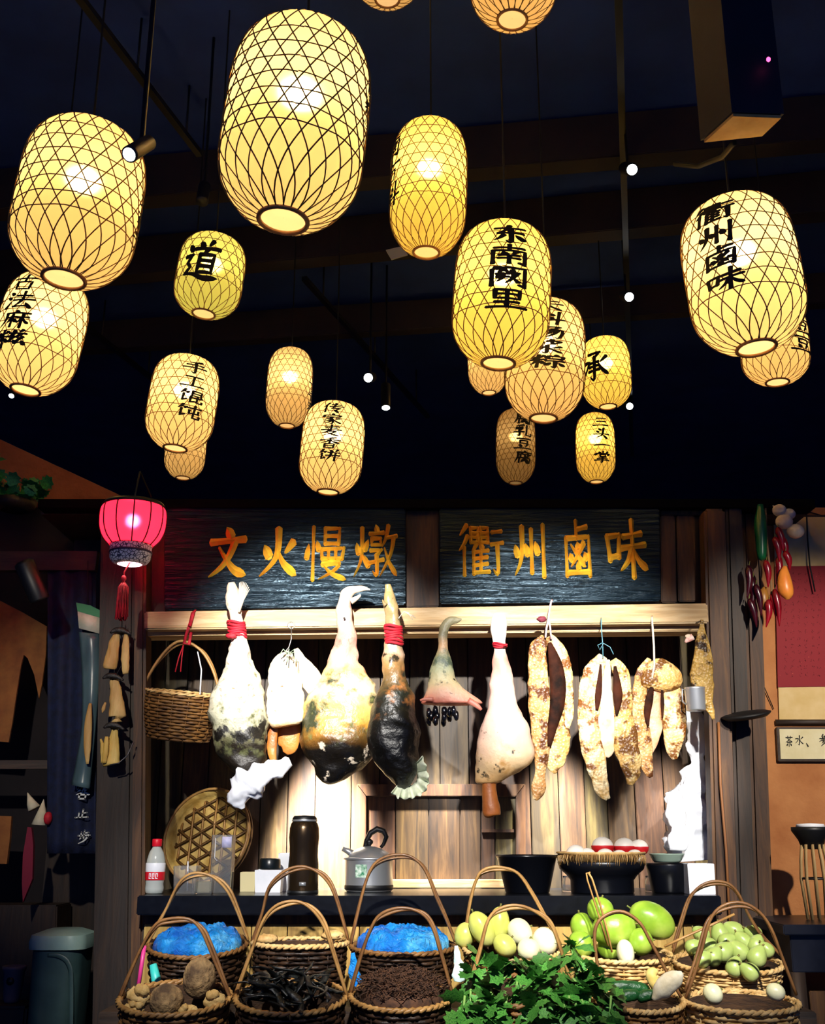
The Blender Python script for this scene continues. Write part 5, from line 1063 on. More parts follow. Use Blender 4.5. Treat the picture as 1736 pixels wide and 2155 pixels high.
# ------------------------------------------------------------------ red lantern by the left post
YR = 4.14; c = P(278, 1120, YR); k = K(278, 1120, YR)
m_silk = paper('red_silk', '#e0203a', .6)
r = T('red_lantern', 'ribbed red silk lantern with white lace collar and tassel', 'lantern', c - V((0, 0, 36 * k)))
prof = crom([(44, -30), (58, -14), (66, 6), (68, 24), (68, 40), (66, 50), (63, 54)], 4)
MB().lathe([(a * k, b * k) for a, b in prof], c, 48, caps=False).build('silk_body', m_silk, r)
for j in range(12):
    a = 2 * pi * (j + .5) / 12
    MB().tube([c + V((cos(a) * (p + .6) * k, sin(a) * (p + .6) * k, z * k)) for p, z in prof], .0028, 5).build('rib', M('dark_red_rib', '#5a0a14', rough=.5) if j == 0 else bpy.data.materials['dark_red_rib'], r)
MB().lathe([(40 * k, 53 * k), (65 * k, 53 * k), (66 * k, 56 * k), (62 * k, 62 * k), (1 * k, 66 * k)], c, 32).build('top_cap', m_black, r)
MB().tube([c + V((0, 0, 80 * k)), V((c.x, c.y + .05, fz1 + .03)), V((c.x, 4.40, fz1 - .01))], .004, 6).build('cord', m_cord, r)
t = NT('lace_paper'); t.set(Roughness=.6); vo = t.n('ShaderNodeTexVoronoi', feature='DISTANCE_TO_EDGE'); vo.inputs['Scale'].default_value = 70; t.l(t.coord(), vo.inputs['Vector'])
t.basecol(t.ramp(vo.outputs['Distance'], [(.06, rgb('#3a4060')), (.10, rgb('#f4f6ff'))])); m_lace = t.m
MB().lathe([(44 * k, -28 * k), (43 * k, -34 * k), (42 * k, -58 * k), (36 * k, -66 * k), (26 * k, -70 * k)], c, 40).build('lace_collar', m_lace, r, solid=.002); lc = [o for o in r.children if o.name.startswith('lace_collar')][0]
MB().lathe([(43 * k, -42 * k), (44.5 * k, -43 * k), (44.5 * k, -46 * k), (43 * k, -47 * k)], c, 40).build('collar_band', M('indigo_band', '#2a2c50', rough=.5), lc)
lamp('red_lantern_bulb_light', 'POINT', c + V((0, 0, 24 * k)), 7.5, (1, .70, .62), .02)
b = MB(); z0 = c.z - 66 * k; px_ = c.x - 10 * k
b.tube([V((c.x, c.y, z0)), V((px_, c.y, z0 - 20 * k)), V((px_, c.y, z0 - 40 * k))], .003, 6); b.build('tassel_cord', m_red, r)
b = MB()
for j in range(46):
    a = j * 2.4; q = sqrt((j + .5) / 46) * 13 * k
    b.tube([V((px_, c.y, z0 - 38 * k)), V((px_ + cos(a) * q * .8, c.y + sin(a) * q * .8, z0 - 52 * k)), V((px_ + cos(a) * q + .002, c.y + sin(a) * q, z0 - (118 + 4 * sin(j)) * k))], .0026, 4)
to = b.build('tassel', m_red, r, fix=False)
MB().blob(V((px_, c.y, z0 - 34 * k)), (.010, .010, .014), .1, 2, 1, 14, 9).build('tassel_knot', m_red, to)
# ------------------------------------------------------------------ string of dried bundles on the dark post
m_tan = M('dried_shoot', '#b98a48', '#e0bd78', scale=20, st=(1, 1, .2), rough=.6, bump=.5); m_yel = M('dried_shoot_yellow', '#c8a040', '#ecd07a', scale=20, st=(1, 1, .2), rough=.6, bump=.5); m_husk = M('black_husk', '#0c0a0a', '#1c1614', scale=20, rough=.5, bump=.5)
YD = 4.38
def bundle(lb, pieces, knot, m_):
    r = T('dried_bundle', lb, 'dried food', P(knot[0], max(p[-1][1] for p in pieces), YD), 'dried bundles strung on the dark post')
    for i, p in enumerate(pieces): MB().sweep(p, YD - .01 * i, .5, 14, 4, .004, 30, i).build('shoot', m_, r)
    MB().blob(P(knot[0], knot[1], YD), (.018, .016, .016), .4, 3, 2, 14, 9).build('husk', m_husk, r)
    MB().sweep([(knot[0] - 24, knot[1] + 4, 2), (knot[0] - 12, knot[1] - 2, 6), (knot[0] + 6, knot[1], 5), (knot[0] + 20, knot[1] + 8, 2)], YD - .02, .5, 10, 3).build('husk', m_husk, r)
    wire([(knot[0], knot[1]), (knot[0] + 1, knot[1] - 22)], YD, .002).build('string', m_cord, r)
bundle('upper dried bundle of two tan flared strips on the dark post', [[(247, 1330, 5), (241, 1350, 11), (236, 1380, 14), (232, 1402, 15), (231, 1408, 12)], [(266, 1330, 3), (264, 1360, 8), (264, 1395, 8), (265, 1418, 6)]], (256, 1328), m_tan)
bundle('middle dried bundle of one broad tan strip on the dark post', [[(238, 1422, 7), (243, 1450, 12), (246, 1480, 15), (247, 1505, 18), (247, 1508, 16)], [(222, 1478, 2), (218, 1490, 4), (215, 1500, 1)]], (240, 1424), m_tan)
bundle('lowest dried bundle, yellow and fanned, on the dark post', [[(242, 1530, 6), (240, 1555, 11), (236, 1585, 16), (234, 1606, 19), (234, 1610, 16)], [(212, 1555, 2), (216, 1575, 5), (217, 1605, 5)], [(224, 1550, 4), (222, 1580, 6), (220, 1606, 5)]], (242, 1528), m_yel)
wire([(256, 1305), (256, 1400), (242, 1425), (243, 1530)], YD + .025, .002).build('string', m_cord, bpy.data.objects['dried_bundle'])
one(wire([(281, 1562), (268, 1590), (250, 1606), (232, 1610)], YD - .02, .003), 'bent_wire', M('grey_wire', '#5a5a60', rough=.4, metal=.7), 'grey bent wire curling under the lowest dried bundle', 'wire')
# ------------------------------------------------------------------ long pouch, navy door curtain, dark corner
YL = 4.52
r = T('hanging_pouch', 'long grey-green pouch with green header hanging left of the post', 'pouch', P(180, 1660, YL))
mp_ = M('pouch_film', '#3c5058', '#5e7a80', scale=8, st=(1, 1, .3), rough=.3)
g = MB(); L_ = crom([(166, 1330), (171, 1400), (173, 1470), (170, 1540), (160, 1600), (150, 1652)], 4); Q_ = crom([(211, 1334), (212, 1400), (208, 1470), (202, 1540), (196, 1600), (190, 1660)], 4)
def pf_(u, v):
    i = min(int(v * (len(L_) - 1)), len(L_) - 1); a, b_ = L_[i], Q_[i]
    return P(a[0] + (b_[0] - a[0]) * u, a[1] + (b_[1] - a[1]) * u, YL - .02 * sin(pi * u) - .004 * sin(v * 20))
g.grid(pf_, 8, 20); g.build('pouch_body', mp_, r, solid=.006)
MB().prism([(163, 1285), (211, 1300), (211, 1334), (166, 1322)], YL - .012, YL - .004).build('paper_label', M('cream_label', '#c8c8b0', '#e0dcc8', scale=30, rough=.7), r)
MB().prism([(160, 1268), (190, 1274), (210, 1284), (211, 1300), (163, 1286)], YL - .014, YL).build('green_header', M('green_header', '#1c8a50', rough=.5), r, smooth=False)
MB().sweep([(190, 1480, 3), (186, 1520, 8), (184, 1570, 8), (184, 1608, 3)], YL - .03, .4, 12, 4).build('dried_fish_inside', m_tan, r)
wire([(185, 1272), (185, 1180)], YL, .002).build('string', m_cord, r)
struct(MB().pbox([(-60, 1160), (205, 1160), (200, 1200), (-60, 1200)], 4.56, 4.60), 'trim_left_rail', m_dwoodh, smooth=False)
m_navy = M('navy_cloth', '#06102a', '#0a1a40', scale=30, rough=.85, bump=.2)
r = T('navy_curtain', 'navy cloth curtain with white brush characters 客止步', 'curtain', P(160, 1795, 4.58))
def nf_(u, v): return P(100 + (202 - 100) * u, 1200 + (1796 - 1200) * v, 4.58 + .012 * sin(u * 15 + v * 2))
nc = MB().grid(nf_, 24, 20).build('cloth', m_navy, r, solid=.003)
m_wink = M('white_brush_paint', '#d8dcd8', rough=.7)
for ch, x0, y0, x1, y1 in (('客', 160, 1648, 190, 1682), ('止', 160, 1702, 186, 1724), ('步', 164, 1748, 188, 1776)):
    g = MB(); a = P(x0, y0, 4.555); e = P(x1, y1, 4.555); glyph(g, ch, lambda x, y, h_: V((a.x + (e.x - a.x) * x / 100, 4.555 - h_, a.z + (e.z - a.z) * y / 100)), 6, 0, .1); g.build('character', m_wink, nc, fix=False)
m_brown = M('orange_brown_sheet', '#7a4824', '#96602e', scale=12, rough=.9, bump=.3)
one(MB().prism([(-60, 1250), (0, 1264), (50, 1290), (98, 1318), (96, 1380), (88, 1440), (82, 1470), (72, 1420), (58, 1385), (50, 1378), (44, 1400), (36, 1450), (26, 1520), (18, 1562), (-60, 1556)], 4.70, 4.712), 'lit_wall_sheet', m_brown, 'orange-brown sheet for a lit wall banner with a pointed notch at far left', 'patch', smooth=False)  # thin sheet in place of a lit patch of wall, notches for its dark shapes
one(MB().prism([(-40, 1715), (24, 1718), (20, 1770), (14, 1818), (-40, 1818)], 4.70, 4.72), 'small_panel', m_brown, 'small orange-brown panel low at the far left edge', 'panel', smooth=False)
one(MB().prism([(48, 1800), (58, 1740), (66, 1742), (70, 1780), (68, 1850), (48, 1898), (46, 1860)], 4.62, 4.64), 'red_strip', M('wine_cloth', '#7a1030', rough=.8), 'dark red cloth strip hanging in the left corner', 'cloth', smooth=False)
CGp = 'pointed paper cones in the left corner'
mcone = M('cone_paper', '#c8c0a0', '#e0d8bc', scale=20, rough=.8)
one(MB().tube([P(58, 1668, 4.6), P(66, 1690, 4.6), P(72, 1702, 4.6)], [.001, .018, .026], 14), 'paper_cone', mcone, 'upper small white paper cone in the left corner', 'cone', CGp)
one(MB().tube([P(92, 1682, 4.6), P(88, 1710, 4.6), P(84, 1736, 4.6)], [.001, .018, .034], 14), 'paper_cone', mcone, 'lower white paper cone beside the red ball', 'cone', CGp)
one(MB().blob(P(101, 1722, 4.57), (.017, .017, .026), .05, 2, 1), 'red_ball', m_red, 'small red oval ball next to the lower paper cone', 'ball')
struct(MB().pbox([(-60, 1600), (205, 1600), (200, 1618), (-60, 1618)], 4.66, 4.70), 'trim_left_shelf_rail', m_dwoodh, smooth=False)
for lbl, q in (('dark wooden cabinet behind the bin', [(-60, 1905), (120, 1905), (110, 2400), (-60, 2400)]),):
    one(MB().pbox(q, 4.78, 4.98), 'low_cabinet', m_dwood, lbl, 'cabinet', bev=.005)
# waste bin
c = P(134, 1990, 4.55); c.z = 0; k = K(134, 1990, 4.55); zt = P(134, 1990, 4.55).z
m_bin = M('grey_green_plastic', '#2e4444', '#3a5250', scale=10, rough=.45)
r = T('waste_bin', 'tall grey-green plastic waste bin with sloping lid', 'bin', c)
def rrect(w_, d_, z, n=7, rad=.06):
    out = []
    for sx_, sy_, a0 in ((1, 1, 0), (-1, 1, pi / 2), (-1, -1, pi), (1, -1, 1.5 * pi)):
        for i in range(n): a = a0 + pi / 2 * i / (n - 1); out.append(c + V((sx_ * (w_ - rad) + cos(a) * rad, sy_ * (d_ - rad) + sin(a) * rad, z)))
    return out
def loft(rings):
    mb = MB(); n = len(rings[0])
    mb.add([p for q in rings for p in q], [(i * n + j, i * n + (j + 1) % n, (i + 1) * n + (j + 1) % n, (i + 1) * n + j) for i in range(len(rings) - 1) for j in range(n)] + [tuple(range(n - 1, -1, -1)), tuple((len(rings) - 1) * n + j for j in range(n))]); return mb
loft([rrect(.075, .10, 0), rrect(.082, .11, .02), rrect(.095, .12, zt - .03), rrect(.095, .12, zt - .01)]).build('bin_body', m_bin, r, smooth='auto')
loft([rrect(.108, .13, zt - .005), rrect(.110, .132, zt + .02), rrect(.104, .126, zt + .045), rrect(.06, .09, zt + .062)]).build('lid', M('bin_lid_plastic', '#8aa89c', '#9cb8ac', scale=10, rough=.4), r, smooth='auto')
MB().sweep([(100, 2010, 3), (125, 2012, 5), (145, 2030, 5), (150, 2080, 5), (148, 2300, 4)], 4.425, .3, 10, 4).build('front_ridge', m_bin, r)
c = P(24, 2110, 4.60); k = K(24, 2110, 4.60)
r = T('grey_tub', 'small grey tub on a dark stool at the far left', 'tub', c)
MB().lathe([(a * k, b * k) for a, b in [(1, 0), (14, 0), (17, 6), (22, 62), (25, 66), (25, 72), (21, 72), (15, 6), (1, 4)]], c, 24).build('tub_body', M('mauve_plastic', '#5a5460', rough=.5), r)
MB().lathe([(8 * k, 0), (8 * k, .004)], n=16, M=Matrix.Translation(c + V((0, -19.5 * k, 44 * k))) @ Matrix.Rotation(radians(84), 4, 'X'), caps=True).build('badge', m_black, r)
one(MB().box((c.x - .09, c.y - .09, 0), (c.x + .09, c.y + .09, c.z - .001)), 'dark_stool', m_dwood, 'dark block stool carrying the small grey tub', 'stool', bev=.01)
# plant over the gable
m_gl = M('ivy_leaf', '#14582e', '#2e8a48', scale=14, rough=.4, rand=.3)
r = T('potted_plant', 'green leafy plant on the left wall top', 'plant', P(30, 1066, 4.9))
MB().lathe([(.06, 0), (.09, .01), (.10, .05), (.09, .05), (.001, .02)], P(30, 1075, 4.9), 20).build('pot', m_dwood, r)
mes = bpy.data.meshes.new('ivy_leaf'); q_ = lm[0]
bmx = bmesh.new(); bmx.from_mesh(lm[1]); bmx.to_mesh(mes); bmx.free(); mes.materials.append(m_gl)
rr = random.Random(77)
for i in range(46):
    o = bpy.data.objects.new('leaf', mes); col.objects.link(o); o.parent = r
    x = rr.uniform(-30, 84); y = rr.uniform(1022, 1062) if x > 12 else rr.uniform(975, 1060)
    o.location = P(x, y, 4.9 + rr.uniform(-.06, .08)) - ORG[r.name]; s_ = rr.uniform(.05, .085); o.scale = (s_ * 1.5, s_, s_)
    o.rotation_euler = (rr.uniform(.4, 2.2), rr.uniform(-1, 1), rr.uniform(0, 6.28))
for i in range(7):
    x = rr.uniform(0, 70); MB().tube([P(30, 1066, 4.9), P((x + 30) / 2, 1045, 4.89), P(x, rr.uniform(1000, 1040), 4.88)], .003, 5).build('stem', m_stem, r)
# ------------------------------------------------------------------ right wall
YRW = 4.75
r = T('hanging_scroll', 'hanging scroll with deep red calligraphy panel on ochre wall', 'scroll', P(1700, 1545, YRW - .02))
MB().pbox([(1628, 1086), (1800, 1086), (1812, 1520), (1640, 1520)], YRW - .014, YRW - .006).build('mount', M('cream_paper', '#d8b878', '#e4c890', scale=10, rough=.85), r, smooth=False)
t = NT('red_paper'); t.set(Roughness=.7); v = t.coord('Object', (1, 1, 1)); vo = t.n('ShaderNodeTexVoronoi'); vo.inputs['Scale'].default_value = 26; t.l(v, vo.inputs['Vector'])
t.basecol(t.ramp(vo.outputs['Distance'], [(.04, rgb('#c04838')), (.07, rgb('#8c0618'))])); m_rp = t.m
MB().pbox([(1631, 1192), (1800, 1190), (1808, 1444), (1637, 1446)], YRW - .018, YRW - .013).build('red_panel', m_rp, r, smooth=False); rp = [o for o in r.children if o.name.startswith('red_panel')][0]
m_rink = M('faded_ink', '#4a0410', rough=.8)
rk = random.Random(5)
for cxx in (1654, 1668, 1682, 1696, 1710, 1724):       # faint columns of brush marks, too worn to read
    g = MB()
    for i in range(15):
        y0 = 1204 + i * 15
        for j in range(4):
            x_, y_ = cxx + rk.uniform(-3.5, 3.5), y0 + rk.uniform(0, 9); dx, dy = rk.uniform(-3, 3), rk.uniform(-1, 4)
            g.tube([P(x_, y_, YRW - .0185), P(x_ + dx, y_ + dy, YRW - .0185)], [.0016, .0008], 4, flat=.4)
    g.build('column_of_brush_marks', m_rink, rp, fix=False)
MB().tube([P(1632, 1520, YRW - .015), P(1815, 1520, YRW - .015)], .012, 10).build('roller', m_dwoodh, r)
MB().tube([P(1622, 1086, YRW - .012), P(1800, 1086, YRW - .012)], .006, 8).build('top_rod', m_dwoodh, r)
MB().tube([P(1660, 1086, YRW - .012), P(1698, 1076, YRW - .012), P(1740, 1088, YRW - .012)], .003, 6).build('hanger', m_cord, r)
MB().tube([P(1697, 1078, YRW - .03), P(1699, 1130, YRW - .04), P(1704, 1190, YRW - .05), P(1715, 1245, YRW - .05)], .0035, 6).build('cord_tail', m_cord, r)
r = T('tea_sign', 'small framed cream sign lettered 茶水 on the ochre wall', 'sign', P(1700, 1600, YRW - .02))
MB().pbox([(1634, 1530), (1800, 1530), (1806, 1602), (1638, 1602)], YRW - .028, YRW - .004).build('frame', m_dwoodh, r, bev=.003)
tb_ = MB().pbox([(1640, 1534), (1800, 1534), (1806, 1597), (1643, 1597)], YRW - .031, YRW - .027).build('board', M('sign_cream', '#d8cc9c', '#e6dcb4', scale=12, rough=.7), r, smooth=False)
for ch, x0, y0, x1, y1 in (('茶', 1652, 1549, 1669, 1571), ('水', 1672, 1548, 1692, 1568), ('、', 1690, 1550, 1710, 1574), ('参', 1722, 1546, 1742, 1571)):
    a = P(x0, y0, YRW - .032); e = P(x1, y1, YRW - .032); g = MB()
    glyph(g, ch, lambda x, y, h_: V((a.x + (e.x - a.x) * x / 100, YRW - .0322, a.z + (e.z - a.z) * y / 100)), 5, 0, .12); g.build('character', m_ink, tb_, fix=False)
# pan seen edge on, leaning out from the posts
c = P(1570, 1506, 4.38)
Mx = Matrix.Translation(c) @ Matrix.Rotation(radians(-9), 4, 'Y') @ Matrix.Rotation(radians(9), 4, 'X')
r = T('iron_pan', 'black iron pan lid sticking out from the right posts', 'pan', c)
MB().lathe([(.001, -.012), (.08, -.010), (.095, 0), (.098, .006), (.08, .012), (.001, .016)], n=36, M=Mx).build('pan_disc', M('black_iron', '#08090c', rough=.6), r)
MB().tube([Mx @ V((-.05, .06, 0)), Mx @ V((-.06, .12, 0))], .008, 8).build('bracket', m_black, r)
one(MB().tube([P(1592, 1408, 4.70), P(1610, 1450, 4.735), P(1628, 1492, 4.74)], .002, 5), 'wall_wire', m_cord, 'thin dark wire slanting across the ochre wall', 'wire')
one(MB().tube([P(1512, 1520, 4.39), P(1516, 1650, 4.385), P(1528, 1790, 4.38), P(1536, 1950, 4.38)], .0055, 6), 'hanging_cable', M('brown_cable', '#8a5a34', rough=.5), 'thin brown cable running down the right post', 'cable')
# garland of chillies, garlic and gourds
YG = 4.46
one(MB().tube([P(1611, 1064, YG + .1), P(1611, 1072, YG), P(1612, 1120, YG), P(1618, 1180, YG), P(1624, 1240, YG), P(1622, 1260, YG)], .005, 6), 'garland_cord', M('jute_cord', '#8a6a48', rough=.85), 'jute cord carrying the garlic and chilli garland', 'cord')
m_gar = M('garlic_skin', '#cfc0a4', '#e8dcc6', scale=20, rough=.6); m_chi = M('chilli_red', '#6a0814', '#a01020', scale=10, rough=.25); m_chd = M('chilli_dark', '#2a0610', '#4a0a18', scale=10, rough=.25)
GG = 'garland on the right posts'
for x, y, s_, lb in ((1640, 1074, 14, 'garlic bulb at the top of the garland'), (1650, 1098, 17, 'largest garlic bulb of the garland'), (1674, 1118, 17, 'garlic bulb sticking out furthest right'), (1660, 1082, 13, 'garlic bulb between the two upper bulbs')):
    p = P(x, y, YG - .02); kx = K(x, y, YG); mb = MB()
    n, m_ = 20, 10
    for i in range(m_ + 1):
        th = pi * i / m_
        for j in range(n):
            a = 2 * pi * j / n; rr_ = sin(th) * (1 + .08 * abs(cos(3 * a))) * s_ * kx
            mb.v.append(p + V((cos(a) * rr_, sin(a) * rr_, cos(th) * s_ * kx * .9)))
    mb.f += [(i * n + j, (i + 1) * n + j, (i + 1) * n + (j + 1) % n, i * n + (j + 1) % n) for i in range(m_) for j in range(n)]
    r = T('garlic_bulb', lb, 'garlic', mb.base(), GG); mb.build('bulb', m_gar, r); MB().tube([p, P(x - 14, y - 10, YG)], [.005, .003], 6).build('stalk', m_gar, r)
rr = random.Random(9)
chl = [(1636, 1110, 1648, 1160), (1630, 1130, 1640, 1182), (1646, 1130, 1654, 1178), (1612, 1180, 1616, 1236), (1640, 1170, 1634, 1230), (1652, 1160, 1662, 1200), (1576, 1190, 1572, 1260), (1584, 1215, 1580, 1290), (1590, 1230, 1602, 1296), (1576, 1260, 1592, 1320), (1624, 1250, 1632, 1300), (1630, 1240, 1640, 1318), (1618, 1262, 1612, 1320)]
lbs = ['chilli pepper high on the garland under the garlic', 'second chilli below the garlic bulbs', 'chilli beside the cord below the largest garlic', 'bright chilli lying along the jute cord', 'chilli next to the big orange gourd', 'chilli curling to the right of the garland', 'upper left dark chilli of the garland', 'long dark chilli at the left of the garland', 'dark chilli pointing right at the lower left', 'lowest left chilli of the garland', 'chilli hanging below the cord end', 'long chilli at the bottom right of the garland', 'thin chilli tip at the bottom of the garland']
for (x0, y0, x1, y1), lb in zip(chl, lbs):
    r = T('chilli_pepper', lb, 'chilli', P(x1, y1, YG), GG); Yc = YG - rr.uniform(.01, .06)
    MB().sweep([(x0, y0, 3), (x0 + (x1 - x0) * .2, y0 + (y1 - y0) * .15, 7.5), ((x0 + x1) / 2 + 3, (y0 + y1) / 2, 7), (x1, y1, 1)], Yc, 1, 10, 4).build('pod', m_chi if x0 > 1600 else m_chd, r)
    MB().tube([P(x0, y0 + 1, Yc), P(x0 + 2, y0 - 9, Yc + .01)], .002, 5).build('stem', m_stem, r)
one(MB().sweep([(1600, 1062, 6), (1600, 1100, 13), (1602, 1140, 12), (1603, 1172, 9), (1603, 1180, 2)], YG, 1, 14, 4), 'green_gourd', M('deep_green_skin', '#0c5030', '#16703e', scale=8, st=(1, 1, .2), rough=.3), 'long green gourd on the garland', 'gourd', GG)
one(MB().sweep([(1652, 1192, 4), (1650, 1210, 12), (1652, 1235, 16), (1656, 1252, 13), (1657, 1262, 3)], YG - .05, 1, 16, 4), 'orange_gourd', M('orange_skin', '#d8782a', '#f09a40', scale=8, rough=.35), 'big orange gourd at the right of the garland', 'gourd', GG)
one(MB().sweep([(1610, 1236, 4), (1606, 1252, 11), (1608, 1270, 10), (1610, 1284, 3)], YG - .02, 1, 14, 4), 'orange_gourd', M('dull_orange_skin', '#8a5a20', '#b07a34', scale=8, rough=.4), 'small dull orange gourd left of the cord', 'gourd', GG)
# side table with bamboo stand at the right edge
m_tab = M('black_table', '#0e0f16', '#181a24', scale=10, rough=.35)
r = T('side_table', 'dark table at the right edge of the picture', 'table', (1.75, 4.35, 0))
zt2 = P(1700, 1938, 4.3).z; x0 = P(1632, 1938, 4.2).x
MB().box((x0, 4.12, zt2 - .035), (x0 + .7, 4.62, zt2)).build('tabletop', m_tab, r, bev=.004)
MB().box((x0 + .03, 4.15, zt2 - .16), (x0 + .67, 4.60, zt2 - .036)).build('drawer_box', m_tab, r, bev=.003)
for X in (x0 + .05, x0 + .62):
    for Y in (4.17, 4.57): MB().box((X - .022, Y - .022, 0), (X + .022, Y + .022, zt2 - .16)).build('leg', m_dwood, r)
MB().box((x0 + .08, 4.145, .42), (x0 + .62, 4.16, zt2 - .22)).build('apron', m_post, r, bev=.003)
c = V((P(1724, 1930, 4.35).x, 4.35, zt2)); k = K(1724, 1850, 4.35)
r = T('bamboo_stand', 'flared bamboo stand with black bowl top on side table', 'stand', c)
m_bst = M('stand_bamboo', '#a88a5a', '#c8aa78', scale=14, st=(1, 1, .2), rough=.6)
for j in range(10):
    a = 2 * pi * j / 10; A_ = V((cos(a), sin(a), 0))
    MB().tube([c + A_ * 24 * k + V((0, 0, .003)), c + A_ * 30 * k + V((0, 0, 80 * k)), c + A_ * 27 * k + V((0, 0, 118 * k)), c + A_ * 22 * k + V((0, 0, 150 * k))], .011, 6, flat=.5).build('bamboo_slat', m_bst, r)
MB().lathe([(20 * k, 80 * k), (31 * k, 80 * k), (31 * k, 84 * k), (20 * k, 84 * k)], c, 24).build('hoop', m_black, r)
MB().lathe([(1 * k, 140 * k), (22 * k, 142 * k), (28 * k, 160 * k), (40 * k, 178 * k), (40 * k, 186 * k), (34 * k, 186 * k), (1 * k, 184 * k)], c, 28).build('bowl', m_black, r)
MB().lathe([(1 * k, 186 * k), (30 * k, 186 * k), (28 * k, 192 * k), (1 * k, 194 * k)], c, 24).build('lid', m_white, r)
# ------------------------------------------------------------------ lights, tracks and things up in the dark hall
m_lens = EM('spot_lens', '#f4fbff', 14)
def rail(a, b, name, lb):
    r = T(name, lb, 'track', (a + b) / 2)
    barbox(a, b, .035, .03).build('track_bar', m_black, r, smooth=False)
    for t_ in (.12, .5, .88):
        p = a + (b - a) * t_; MB().tube([p + V((0, 0, .02)), V((p.x, p.y, 5.2))], .006, 6).build('hanger', m_black, r)
rail(Pz(1298, -120, 4.865), Pz(1330, 960, 4.865), 'light_track', 'long black light track running away at the right')
rail(Pz(640, 590, 4.865), Pz(900, 880, 4.865), 'light_track', 'slanting black light track left of centre')
rail(Pz(120, -60, 4.865), Pz(420, 330, 4.865), 'light_track', 'slanting black light track above the far left lantern')
rail(Pz(180, 690, 4.865), Pz(420, 880, 4.865), 'light_track', 'faint light track behind the 手工馄饨 lantern')
def spotfix(px, py, Y, aim, L, rad, lb, on=True, zr=5.19, end=None):
    p = P(px, py, Y); d = V(aim).normalized(); b0 = p - d * L
    r = T('track_spotlight', lb, 'spotlight', V((b0.x, b0.y, b0.z)), 'black track spotlights')
    MB().tube([b0 - d * .01, b0, p - d * .008, p], [rad * .6, rad * .95, rad, rad], 20).build('housing', m_black, r)
    if on:
        u = d.orthogonal().normalized(); w_ = d.cross(u)
        mb = MB(); mb.add([p + d * .002] + [p + d * .001 + (u * cos(a) + w_ * sin(a)) * rad * .8 for a in [2 * pi * j / 18 for j in range(18)]], [(0, 1 + j, 1 + (j + 1) % 18) for j in range(18)])
        mb.build('lens', m_lens, r)
    m0 = (b0 + p) / 2
    MB().tube([m0, m0 + V((0, .02, rad * 1.6)), end or V((m0.x, m0.y + .02, max(m0.z + .05, zr)))], .007, 6).build('bracket', m_black, r)
spotfix(272, 325, 2.35, (-.25, -.62, -.75), .11, .021, 'lit track spotlight in front of the far left lantern')
spotfix(1330, 357, 4.9, (.05, -.8, -.6), .16, .034, 'lit spotlight high on the right light track')
spotfix(1324, 625, 6.4, (.02, -.85, -.5), .16, .036, 'lit spotlight lower on the right light track')
spotfix(1325, 855, 8.6, (.02, -.9, -.4), .16, .036, 'lit spotlight lowest on the right light track')
spotfix(775, 795, 6.6, (-.1, -.9, -.42), .16, .036, 'lit spotlight beside the slanting track at centre')
spotfix(812, 858, 6.9, (.02, -.3, -.95), .20, .034, 'small pendant spotlight right of the slanting track')
spotfix(84, 1263, 4.25, (.35, .35, -.85), .16, .04, 'unlit black spotlight before the dark left wall', False, end=P(66, 1180, 4.58))
spotfix(24, 833, 6.2, (.02, -.6, -.8), .14, .02, 'tiny spotlight under the 古法麻糍 lantern')
spotfix(425, 425, 4.6, (.0, -.3, -.95), .12, .03, 'unlit spotlight above the green 道 lantern', False)
for n, a, b, p, s_, bl, cc in SPOTS:          # housings for the unseen spots nearest the viewer, the added ones too
    a = V(a); d = (V(b) - a).normalized(); r = T('track_spotlight', 'working track spotlight overhead at x %.2f' % a.x, 'spotlight', a - d * .2, 'black track spotlights')
    r['label'] = {-.42: 'overhead spotlight aimed at the left hams', .5: 'overhead spotlight aimed at the fish', .95: 'overhead spotlight aimed at the fruit', -.75: 'overhead spotlight aimed at the taro basket', .15: 'added overhead spotlight aimed at the leafy greens', 1.75: 'overhead spotlight aimed at the ochre wall', -1.35: 'overhead spotlight aimed at the dark left corner', 1.15: 'added overhead spotlight aimed at the white bags'}.get(round(a.x, 2), 'overhead spotlight of the near track')
    MB().tube([a - d * .19, a - d * .18, a - d * .05], [.03, .042, .045], 20).build('housing', m_black, r)
    MB().tube([a - d * .12, V((a.x, a.y - .06, 3.35))], .007, 6).build('bracket', m_black, r)
one(MB().box((-1.6, 1.33, 3.34), (2.0, 1.47, 3.37)), 'light_track', m_black, 'near light track over the viewer, out of the frame', 'track', smooth=False)
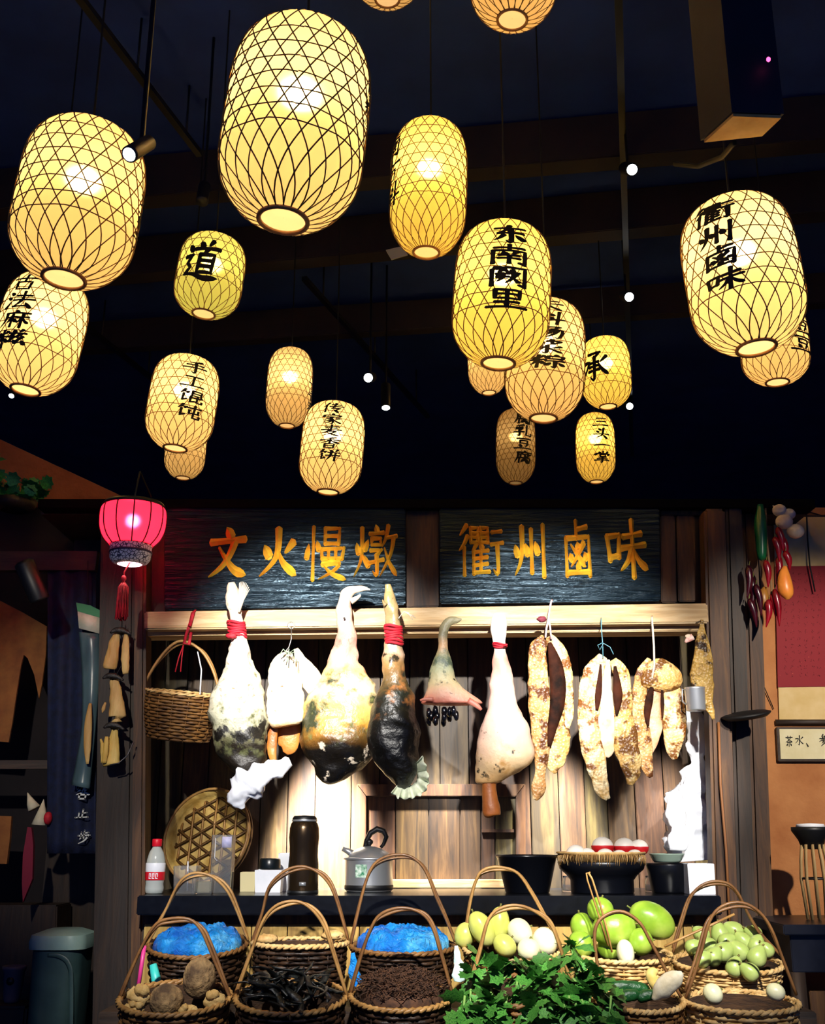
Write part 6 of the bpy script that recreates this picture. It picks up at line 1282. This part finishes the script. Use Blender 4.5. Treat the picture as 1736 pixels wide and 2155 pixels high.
one(MB().box((-1.6, 1.38, 3.36), (-1.57, 1.41, 5.2)).box((1.97, 1.38, 3.36), (2.0, 1.41, 5.2)), 'track_hanger', m_black, 'two rods carrying the near light track', 'rod', smooth=False)
# ceiling cabinet unit at top right
zb = 3.55; q = [(1474, 296), (1606, 282), (1650, 240), (1540, 236)]
f0 = [Pz(x, y, zb) for x, y in q]; up_ = V((0, 0, 1.65))
r = T('ceiling_unit', 'boxy wooden unit hung from the ceiling at top right', 'cabinet', sum(f0, V()) / 4)
MB().hexa(f0 + [p + up_ for p in f0]).build('housing', M('unit_navy', '#0e1222', '#161a2c', scale=6, rough=.6), r, smooth=False)
ce = sum(f0, V()) / 4
MB().hexa([ce + (p - ce) * .92 + V((0, 0, -.012)) for p in f0] + [ce + (p - ce) * .92 + V((0, 0, -.001)) for p in f0]).build('underside', M('lamplit_board', '#e0c080', '#b89050', scale=6, rough=.6), r, smooth=False)  # lighter beige puts the lantern glow into the board's colour
MB().tube([Pz(1545, 300, 3.55), Pz(1520, 330, 3.6), Pz(1470, 350, 3.7), Pz(1420, 345, 3.8)], .010, 6).build('cable', m_cord, r)
one(MB().blob(P(1617, 125, 3.0), (.007, .007, .009), 0, 1, 0, 10, 6), 'indicator_lamp', EM('pink_led', '#ff5a9a', 3), 'tiny pink indicator lamp near the top right corner', 'lamp')
one(MB().prism([(812, 526), (846, 518), (858, 536), (824, 546)], 5.9, 5.91), 'paper_tag', M('tag_paper', '#c8c8b8', rough=.8), 'small pale card hanging from the hall beam at centre', 'card', smooth=False)
one(MB().tube([P(835, 522, 5.905), V((P(835, 522, 5.905).x, 5.905, 5.2))], .002, 5), 'tag_string', m_cord, 'thin string holding the small pale card', 'string')
dr = struct(MB().box((P(1378, 800, 13.9).x, 13.9, 0), (P(1490, 800, 13.9).x, 13.98, P(1400, 742, 13.9).z)), 'door_1', M('door_paint', '#24406c', rough=.6), bev=.01)
MB().pbox([(1400, 758), (1446, 758), (1446, 768), (1400, 768)], 13.86, 13.9).build('door_plate', M('plate_grey', '#7a7a80', rough=.5), dr, smooth=False)
